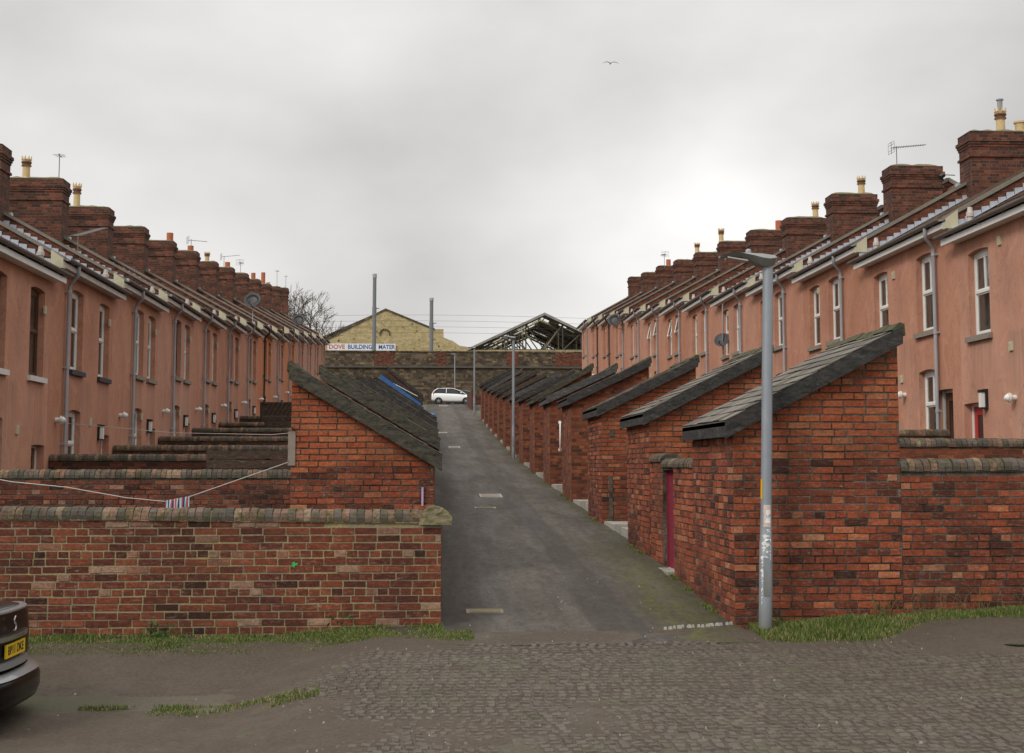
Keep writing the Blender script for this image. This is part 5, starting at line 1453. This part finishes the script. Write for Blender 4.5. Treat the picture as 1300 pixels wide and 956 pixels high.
def cabin(T, base, top, zb, zt, wb, wt, paintm, pillars, zb2=None):
    """glasshouse from side trapezoid; base=(xr,xf) top=(xr,xf)"""
    zb2 = zb if zb2 is None else zb2
    g = MB()
    K = 8; vs = []
    rows_ = []
    prof = [(base[0], zb, wb), ((base[0] + top[0]) / 2 - .02, (zb + zt) / 2 + .05, (wb + wt) / 2 + .03), (top[0], zt - .02, wt), ((top[0] + top[1]) / 2, zt + .02, wt + .02), (top[1], zt - .02, wt), ((base[1] + top[1]) / 2 + .02, (zb2 + zt) / 2 + .05, (wb + wt) / 2 + .03), (base[1], zb2, wb)]
    L = [(x, -w, z) for x, z, w in prof]; R_ = [(x, w, z) for x, z, w in prof]
    n = len(prof)
    # side faces down to belt line, with tumblehome
    bl_ = [(x, wb, zb + (zb2 - zb) * (x - base[0]) / (base[1] - base[0])) for x, z, w in prof]
    for i in range(n - 1):
        g.face([L[i], L[i + 1], R_[i + 1], R_[i]], smooth=False)
        for s_ in (-1, 1):
            A = (L if s_ < 0 else R_); B_ = [(p[0], p[1] * s_, p[2] - .01) for p in bl_]
            g.face([A[i], A[i + 1], B_[i + 1], B_[i]])
    go = g.build('windows', 'dark_glass', T)
    r = MB()
    for i in (2, 3):
        e = .004
        a_, b_ = prof[i], prof[i + 1]
        r.hexa([(a_[0] - .05, -a_[2] - .01, a_[1] - .03), (b_[0] + .05, -b_[2] - .01, b_[1] - .03), (b_[0] + .05, b_[2] + .01, b_[1] - .03), (a_[0] - .05, a_[2] + .01, a_[1] - .03),
                (a_[0] - .03, -a_[2] + .05, a_[1] + .022), (b_[0] + .03, -b_[2] + .05, b_[1] + .022), (b_[0] + .03, b_[2] - .05, b_[1] + .022), (a_[0] - .03, a_[2] - .05, a_[1] + .022)])
    r.build('roof_panel', paintm, T)
    p = MB()
    for s_ in (-1, 1):
        p.tube([(base[0], s_ * wb, zb), (prof[1][0], s_ * prof[1][2], prof[1][1]), (top[0], s_ * wt, zt - .01)], .045, 6)
        p.tube([(base[1], s_ * wb, zb2), (prof[5][0], s_ * prof[5][2], prof[5][1]), (top[1], s_ * wt, zt - .01)], .030, 6)
        for px in pillars: p.tube([(px, s_ * (wb + .004), zb), (px + .02, s_ * (wt + .02), zt - .01)], .028, 6)
        p.tube([(top[0], s_ * (wt + .01), zt - .01), (top[1], s_ * (wt + .01), zt - .01)], .022, 6)
    p.build('pillars', paintm, T)

# dark saloon, rear towards the middle of the road
T = thing('parked_car', (-3.17, 11.27, -.30), 'dark car with yellow rear number plate, its tail at the lower left corner', 'car', rz=math.pi); T.scale = (.96, .96, .94)
b = MB()
loft(b, [(.155, .42, .50, .46, .70, .44, .935), (.175, .60, .42, .64, .68, .60, .965), (.23, .72, .36, .76, .66, .70, .975), (.34, .79, .28, .83, .64, .76, .985), (.62, .84, .22, .87, .64, .80, .99), (1.1, .85, .20, .88, .64, .82, .985), (2.0, .85, .20, .885, .64, .83, .97), (3.0, .85, .20, .88, .62, .80, .95), (3.7, .83, .22, .86, .58, .74, .88), (4.15, .76, .24, .80, .52, .62, .78), (4.36, .60, .28, .62, .48, .45, .68)], .035)
bo = b.build('body', 'car_black', T, weld=True); sb = bo.modifiers.new('sub', 'SUBSURF'); sb.levels = 2; sb.render_levels = 2
cabin(T, (.92, 3.25), (1.55, 2.45), .97, 1.44, .80, .60, 'car_black', (1.98,), .96)
# bumper, wrapping round the tail
m = MB(); N = 22; ring = []
def bump_x(f): return .0 + .34 * abs(f) ** 3.2
vs = []
prof = [(.16, .20), (.03, .22), (.0, .30), (.0, .40), (.035, .455), (.10, .475), (.20, .48)]
for i in range(N + 1):
    f = -1 + 2 * i / N; y_ = .885 * math.sin(f * math.pi / 2); xo = .52 * (1 - math.cos(f * math.pi / 2)) ** 1.5
    for (dx, z_) in prof: vs.append((xo + dx, y_, z_))
np_ = len(prof); fs = [(i * np_ + j, i * np_ + j + 1, (i + 1) * np_ + j + 1, (i + 1) * np_ + j) for i in range(N) for j in range(np_ - 1)]
m.idx(vs, fs, 0, (.5, .5), True); bmp = m.build('rear_bumper', 'car_black', T)
m = MB(); vs = []
for i in range(N + 1):
    f = -.86 + 1.72 * i / N; y_ = .885 * math.sin(f * math.pi / 2); xo = .52 * (1 - math.cos(f * math.pi / 2)) ** 1.5
    for (dx, z_) in ((.012, .445), (.05, .470), (.11, .482)): vs.append((xo + dx, y_, z_ + .004))
fs = [(i * 3 + j, i * 3 + j + 1, (i + 1) * 3 + j + 1, (i + 1) * 3 + j) for i in range(N) for j in range(2)]
m.idx(vs, fs, 0, (.5, .5), True); m.build('bumper_edge', 'car_silver', bmp)
# boot lid lip, chrome strip, ledge
def rearx(y): return .125 + .30 * abs(y / .8) ** 3
def strip(mb, y0, y1, z0, z1, out, dep=.03, n=18, mi=0):
    vs = []
    for i in range(n + 1):
        y_ = y0 + (y1 - y0) * i / n; x_ = rearx(y_)
        vs += [(x_ - out, y_, z0), (x_ - out, y_, z1), (x_ + dep, y_, z1), (x_ + dep, y_, z0)]
    fs = [(i * 4 + j, i * 4 + (j + 1) % 4, (i + 1) * 4 + (j + 1) % 4, (i + 1) * 4 + j) for i in range(n) for j in range(4)] + [(0, 1, 2, 3), (n * 4 + 3, n * 4 + 2, n * 4 + 1, n * 4)]
    mb.idx(vs, fs, mi)
m = MB(); strip(m, -.66, .66, .972, .986, .022, .05); bl_ = m.build('boot_lip_highlight', 'car_silver', T)  # silver colour paints the bright highlight along the black lip
m = MB(); strip(m, -.42, .42, .745, .785, .035, .06); m.build('chrome_strip', 'chrome', T)
m = MB(); strip(m, -.40, .40, .52, .575, .04, .06); m.build('boot_ledge_highlight', 'car_silver', T)  # reflection on the ledge below the plate, put in as silver colour
m = MB(); strip(m, -.46, .46, .575, .75, -.004, .02); m.build('plate_recess', 'black_plastic', T)
m = MB(); m.box(.105, .118, -.26, .26, .603, .714); pl = m.build('number_plate', 'plate', T)
def text_mesh(body, size, mat, parent, mtx, extrude=.001, name='lettering', sx=1.0, off=.04, fit=None):
    cu = bpy.data.curves.new(name, 'FONT'); cu.body = body; cu.size = size; cu.extrude = extrude; cu.align_x = 'CENTER'; cu.align_y = 'CENTER'; cu.offset = size * off
    o = bpy.data.objects.new(name, cu); COL.objects.link(o)
    bpy.context.view_layer.update()
    me = bpy.data.meshes.new_from_object(o.evaluated_get(bpy.context.evaluated_depsgraph_get()))
    bpy.data.objects.remove(o); bpy.data.curves.remove(cu)
    if fit: sx = fit / (max(v.co.x for v in me.vertices) - min(v.co.x for v in me.vertices))
    me.name = name; me.materials.clear(); me.materials.append(M[mat])
    o = bpy.data.objects.new(name, me); COL.objects.link(o); o.parent = parent; o.matrix_local = mtx @ Matrix.Diagonal((sx, 1, 1, 1))
    return o
Mrear = Matrix(((0, 0, -1, .1035), (-1, 0, 0, 0), (0, 1, 0, .658), (0, 0, 0, 1)))
text_mesh('BP11 DKE', .100, 'ink', pl, Mrear, .001, 'plate_characters', off=.008)
m = MB()
zz = [(.03, .055), (-.005, .06), (-.03, .035), (-.012, .01), (.02, -.005), (.03, -.03), (.008, -.055), (-.03, -.05)]
m.tube([(.118, -p[0], .865 + p[1]) for p in zz], [.006, .009, .010, .010, .010, .010, .009, .006], 8); m.build('badge', 'chrome', T)
for s_ in (-1, 1):
    m = MB(); strip(m, s_ * .56, s_ * .80, .56, .83, .012, .10, 8); m.build('tail_light', 'lens_red', T)
for x_ in (.78, 3.45):
    for s_ in (-1, 1):
        a = MB(); arch(a, x_, s_ * .888, .37, s_); a.build('wheel_arch', 'black_plastic', T)
        wheel(T, x_, s_ * .80, .315, s_)

def hatch(loc, label, paintm, rz):
    T = thing('parked_car', loc, label, 'car', rz=rz)
    b = MB()
    loft(b, [(.0, .55, .40, .62, .62, .58, .88), (.06, .74, .30, .78, .66, .72, .99), (.25, .80, .24, .84, .66, .76, 1.02), (.9, .83, .20, .86, .64, .78, .99), (2.0, .84, .18, .86, .60, .78, .95), (2.9, .83, .18, .86, .58, .74, .92), (3.45, .80, .20, .84, .56, .68, .84), (3.8, .72, .22, .76, .50, .55, .74), (3.95, .52, .28, .56, .46, .40, .62)], .03)
    bo = b.build('body', paintm, T, weld=True); sb = bo.modifiers.new('sub', 'SUBSURF'); sb.levels = 2; sb.render_levels = 2
    cabin(T, (.12, 3.10), (.62, 1.95), 1.0, 1.43, .76, .60, paintm, (1.35,), .92)
    for x_ in (.66, 3.13):
        for s_ in (-1, 1):
            a = MB(); arch(a, x_, s_ * .872, .34, s_); a.build('wheel_arch', 'black_plastic', T)
            wheel(T, x_, s_ * .80, .30, s_)
    for s_ in (-1, 1):
        m = MB(); m.hexa([(.015, s_ * .62, .72), (.20, s_ * .82, .72), (.24, s_ * .80, 1.0), (.05, s_ * .60, 1.02), (.05, s_ * .60, .72), (.24, s_ * .76, .72), (.28, s_ * .74, 1.0), (.10, s_ * .58, 1.02)]); m.build('tail_light', 'lens_red', T)
        m = MB(); m.hexa([(3.5, s_ * .80, .62), (3.86, s_ * .60, .60), (3.70, s_ * .58, .74), (3.35, s_ * .76, .82), (3.45, s_ * .70, .62), (3.75, s_ * .5, .60), (3.6, s_ * .5, .72), (3.3, s_ * .68, .80)]); m.build('headlight', 'lens_clear', T)
        m = MB(); m.hexa([(2.62, s_ * .86, .97), (2.76, s_ * .86, .97), (2.76, s_ * .99, .99), (2.64, s_ * .99, .99), (2.62, s_ * .86, 1.09), (2.74, s_ * .86, 1.08), (2.73, s_ * .99, 1.08), (2.65, s_ * .99, 1.10)]); m.build('wing_mirror', paintm, T)
    return T
hatch((-.07, 125.0, 7.33), 'small white hatchback parked across the top of the lane', 'car_white', 0)
hatch((1.1, 128.6, 7.36), 'grey car mostly hidden behind the white hatchback', 'car_silver', R(8))

# ------------------------------------------------------------------ far background
def big(name, label, cat, mbs, loc=(0, 0, 0)):
    T = thing(name, loc, label, cat)
    for n_, mb_, mt in mbs: mb_.build(n_, mt, T)
    return T
w = MB(); w.box(-60, 70, 134, 134.9, 5, 11.28); w.box(-60, 70, 133.9, 134.9, 11.46, 12.80)
s_ = MB(); s_.box(-60, 70, 133.82, 134.9, 11.281, 11.459)
cp = MB(); cp.box(-60, 70, 133.84, 134.98, 12.801, 12.93)
pa = MB(); pa.box(-5.6, -3.75, 133.86, 133.895, 11.47, 12.79); pa.box(.4, 1.35, 133.86, 133.895, 11.47, 12.79); pa.box(7.2, 8.4, 133.86, 133.895, 11.47, 12.79); pa.box(12, 20, 133.86, 133.895, 11.47, 12.79)
big('railway_wall', 'long soot dark sandstone railway wall with red brick patches across the end of the lane', 'wall', [('stonework', w, 'rail_stone'), ('string_course', s_, 'truss_dark'), ('wall_coping', cp, 'rail_stone'), ('brick_patches', pa, 'brick_party')])
o = MB(); o.prism([(134.95, 6), (134.95, 12.5), (160, 12.9), (240, 12.9), (400, 8), (400, 6)], 0, -60, 70); oo = o.build('embankment', 'ground'); tag(oo, 'grassy railway embankment behind the stone wall', kind='structure')
# brick wall end by the cars
w = MB(); w.box(3.0, 3.25, 104, 118.2, 4, 7.6); w.box(3.0, 12, 118.2, 118.5, 5, 7.9)
big('end_wall', 'dull brick wall turning the corner at the top right of the lane', 'wall', [('brickwork', w, 'brick_tex_dark')])
# yellow gable building
g = MB(); g.prism([(-26, 8), (-26, 12), (-20, 13.6), (-5.79, 21.03), (.30, 18.5), (.40, 18.66), (1.37, 18.66), (1.40, 17.6), (2.5, 17.2), (3.4, 16.6), (4.2, 16.5), (4.9, 16.0), (4.9, 8)], 1, 170, 170.7)
sd1 = MB(); sd1.box(4.2, 4.9, 170.7, 205, 8, 15.9); sd1.box(-26, -25.3, 170.7, 205, 8, 12.4)
rf = MB(); rf.prism([(-26.2, 11.9), (-26.2, 12.1), (-5.79, 21.2), (.3, 18.72), (.3, 18.5), (-5.79, 20.95)], 1, 170.72, 205)
vg = MB(); vg.prism([(-26.2, 11.95), (-26.2, 12.15), (-20, 13.85), (-5.79, 21.2), (.32, 18.72), (.32, 18.52), (-5.79, 20.95), (-20, 13.6)], 1, 169.9, 170.75)
rd = MB()
for i in range(-1, 13):
    a, a2 = 2 * math.pi * i / 24, 2 * math.pi * (i + 1) / 24
    c_ = (-5.85, 18.0)
    rd.prism([(c_[0] + .52 * math.cos(a), c_[1] + .52 * math.sin(a)), (c_[0] + .68 * math.cos(a), c_[1] + .68 * math.sin(a)), (c_[0] + .68 * math.cos(a2), c_[1] + .68 * math.sin(a2)), (c_[0] + .52 * math.cos(a2), c_[1] + .52 * math.sin(a2))], 1, 169.86, 169.995)
hl = MB(); rr = random.Random(8)
for i in range(46):
    x = rr.uniform(-18, 4); z = rr.uniform(13.2, 19.5)
    if z > 20.7 - abs(x + 5.8) * .46: continue
    s_ = rr.uniform(.04, .11); hl.box(x, x + s_ * rr.uniform(1, 2), 169.94, 169.99, z, z + s_ * rr.uniform(1, 2.4))
big('yellow_stone_building', 'yellow sandstone gable with a bricked up round window behind the railway wall', 'building', [('gable_wall', g, 'yellow_stone'), ('side_walls', sd1, 'yellow_stone'), ('roof', rf, 'slate_shed'), ('gable_coping', vg, 'rail_stone'), ('round_window', rd, 'rail_stone'), ('wall_holes', hl, 'truss_dark')])
T = thing('name_board', (-8.69, 169.85, 16.36), 'long white signboard with red and blue lettering on the yellow stone gable', 'sign')
m = MB(); m.box(-4.17, 4.17, -.12, -.05, -.42, .42); bd = m.build('board', 'sign_white', T)
m = MB(); m.box(-3.5, -3.3, -.05, .16, -.3, .3); m.box(3.3, 3.5, -.05, .16, -.3, .3); m.build('brackets', 'truss_dark', T)
for word, cx_, wd, mt_ in (('DOVE', -3.02, 1.95, 'sign_red'), ('BUILDING', -.18, 2.95, 'sign_blue'), ('MATER', 3.08, 2.02, 'sign_blue')):
    text_mesh(word, .74, mt_, bd, Matrix(((1, 0, 0, cx_), (0, 0, -1, -.125), (0, 1, 0, 0), (0, 0, 0, 1))), .01, 'lettering', off=.022, fit=wd)
# overhead line masts and wires
for (x, h, y, lb) in ((-5.86, 21.1, 139.0, 'tall grey steel mast standing in front of the white signboard'), (-.10, 18.75, 139.5, 'shorter grey steel mast right of the yellow gable peak')):
    T = thing('railway_mast', (x, y, 12.4), lb, 'mast', None)
    m = MB(); h_ = h - 12.4
    m.tube([(0, 0, -1), (0, 0, h_ * .52)], .20, 14); m.tube([(0, 0, h_ * .52), (0, 0, h_ * .62)], .22, 14); m.tube([(0, 0, h_ * .62), (0, 0, h_)], .185, 14); m.build('pole', 'mast_steel', T)
    m = MB(); m.tube([(0, 0, h_ * .96), (0, 0, h_ + .05)], .22, 14); m.build('cap', 'pipe', T)
    m = MB(); m.tube([(0, 0, h_ * .6), (.5, -.2, h_ * .6)], .04, 6); m.tube([(0, 0, h_ * .35), (.4, -.2, h_ * .33)], .04, 6); m.build('bracket', 'truss_dark', T)
for i, z in enumerate((15.05, 15.7, 16.35, 17.0)):
    m = MB(); m.tube([(x, 140 + i * .4, z + .25 * math.cos(x * .1)) for x in range(-60, 72, 4)], .011, 4, caps=False)
    o = m.build('overhead_wire', 'wire'); tag(o, ['lowest', 'second lowest', 'third', 'highest'][i] + ' overhead railway wire crossing behind the railway wall', 'wire', 'overhead railway wires')
# ruined shed with bare trusses
bw = MB(); bw.box(4.4, 21.9, 160, 160.5, 9, 15.25); bw.box(4.4, 4.9, 160.5, 190, 9, 14.9); bw.box(21.4, 21.9, 160.5, 190, 9, 14.9)
tr = MB(); dk = MB(); sh = MB(); rr = random.Random(21)
ap = (13.1, 19.35)
def rafter(mb_, y, r_):
    mb_.tube([(4.4, y, 15.2), (13.1, y, 19.35), (21.8, y, 15.2)], r_, 5, smooth=False); mb_.tube([(4.6, y, 15.3), (21.6, y, 15.3)], r_ * .7, 5, smooth=False)
    for f in (.25, .5, .75):
        for s in (-1, 1):
            x0 = 13.1 + s * 8.7 * (1 - f); z0 = 15.2 + 4.15 * f
            mb_.tube([(x0, y, z0), (x0, y, 15.3)], r_ * .55, 4, smooth=False); mb_.tube([(x0, y, z0), (13.1 + s * 8.7 * max(0, (1 - f - .25)), y, 15.3)], r_ * .55, 4, smooth=False)
for i in range(6): rafter(tr if i % 2 else dk, 160.3 + i * 5.5, .14)
for f in (.05, .3, .55, .8, .97):
    for s in (-1, 1):
        x0 = 13.1 + s * 8.7 * (1 - f); z0 = 15.25 + 4.15 * f
        (tr if f > .2 else dk).tube([(x0, 160, z0 + .1), (x0, 188, z0 + .1)], .08, 4, smooth=False)
SHS = {-1: MB(), 1: MB()}
for s in (-1, 1):
    sh = SHS[s]
    for i in range(14):
        for j in range(9):
            keep = .92 if s > 0 else .55 + .35 * (j < 2) + .3 * (i > 9)
            if rr.random() > keep: continue
            f0, f1 = j / 9, (j + 1.08) / 9
            xa, za = 13.1 + s * 8.9 * (1 - f0), 15.35 + 4.2 * f0; xb, zb = 13.1 + s * 8.9 * (1 - f1), 15.35 + 4.2 * f1
            ya = 160 + i * 2; dz = rr.uniform(-.03, .05)
            sh.hexa([(xa, ya, za + dz), (xb, ya, zb + dz), (xb, ya + 2.02, zb + dz), (xa, ya + 2.02, za + dz), (xa, ya, za + dz + .04), (xb, ya, zb + dz + .04), (xb, ya + 2.02, zb + dz + .04), (xa, ya + 2.02, za + dz + .04)])
vgs = MB(); vgs.prism([(4.1, 15.15), (4.1, 15.4), (13.1, 19.66), (21.9, 15.5), (21.9, 15.2), (13.1, 19.35)], 1, 159.7, 160.0)
big('ruined_shed', 'derelict gabled shed with bare roof trusses and missing roof sheets', 'shed', [('walls', bw, 'yellow_stone'), ('trusses', tr, 'truss'), ('dark_frames', dk, 'truss_dark'), ('roof_sheeting', SHS[-1], 'sheet'), ('roof_sheeting', SHS[1], 'sheet'), ('bargeboard', vgs, 'sheet')])
# ------------------------------------------------------------------ bare tree and brambles
def tree(name, loc, h, spread, seed, label, lv=7, r0=.26):
    rr = random.Random(seed); T = thing(name, loc, label, 'tree')
    tk = MB(); cr = MB()
    def grow(p, d, L, r_, lev):
        pts = [p]; q = Vector(p); dd = Vector(d)
        n = 3 if lev < 5 else 2
        for i in range(n):
            dd = (dd + Vector((rr.gauss(0, .13), rr.gauss(0, .13), rr.gauss(.05, .08)))).normalized(); q = q + dd * (L / n); pts.append(q.copy())
        (tk if lev < 2 else cr).tube(pts, [r_ * (1 - .35 * i / n) for i in range(n + 1)], 6 if lev < 3 else (4 if lev < 5 else 3), caps=False)
        if lev >= lv: return
        k_ = 3 if lev in (0, 1, 3, 4) else 2
        if lev >= 5: k_ = 3
        for c in range(k_):
            base_p = pts[-1] if c < 2 else pts[-2]
            ax = Vector((rr.gauss(0, 1), rr.gauss(0, 1), rr.gauss(0, .4))).normalized()
            nd = (dd * .9 + ax * spread * (1 if lev else .8)).normalized()
            grow(base_p, nd, L * rr.uniform(.66, .86), max(r_ * .62, .016), lev + 1)
    grow(Vector((0, 0, -.3)), Vector((0, 0, 1)), h * .26, r0, 0)
    tk.build('trunk', 'bark', T); cr.build('crown', 'twig', T)
    return T
tree('bare_tree', (-9.9, 112, 6.0), 11.6, .66, 12, 'leafless tree rising behind the far end of the left row')
T = thing('bare_bush', (-9, 132.2, 7.2), 'tangle of bare brown brambles against the left part of the railway wall', 'bush'); m = MB(); rr = random.Random(2)
for i in range(420):
    x = rr.uniform(-3.5, 4.6); p = Vector((x, rr.uniform(-.8, .8), -.2)); d = Vector((rr.gauss(0, .25), rr.gauss(0, .2), 1)).normalized(); L = rr.uniform(2.2, 4.6) * (1 - .25 * abs(x) / 4.6)
    pts = [p]
    for k_ in range(4):
        d = (d + Vector((rr.gauss(0, .2), rr.gauss(0, .2), rr.gauss(0, .1)))).normalized(); p = p + d * L / 4; pts.append(p.copy())
    m.tube(pts, [.022, .018, .014, .012, .008], 3, caps=False)
m.build('stems', 'twig', T)
# ------------------------------------------------------------------ gull
T = thing('gull', (11.85, 90, 28.7), 'gull gliding high in the grey sky', 'bird'); T.scale = (.85, .85, .85)
m = MB()
secs = [(-.22, .01, 0), (-.16, .035, 0), (-.05, .055, 0), (.08, .06, 0), (.16, .04, .01), (.21, .035, .02), (.25, .012, .015)]
m.tube([(0, s[0], s[2]) for s in secs], [s[1] for s in secs], 8)
for s in (-1, 1):
    W_ = [(0.02, .10, -.08, .03), (.22, .09, -.06, .13), (.42, .05, -.07, .10), (.66, -.06, -.10, -.02)]
    for (a, b_) in zip(W_, W_[1:]):
        m.hexa([(s * a[0], a[2], a[3]), (s * b_[0], b_[2], b_[3]), (s * b_[0], b_[1], b_[3]), (s * a[0], a[1], a[3]), (s * a[0], a[2], a[3] + .012), (s * b_[0], b_[2], b_[3] + .01), (s * b_[0], b_[1], b_[3] + .01), (s * a[0], a[1], a[3] + .012)])
m.build('body', 'gull', T)
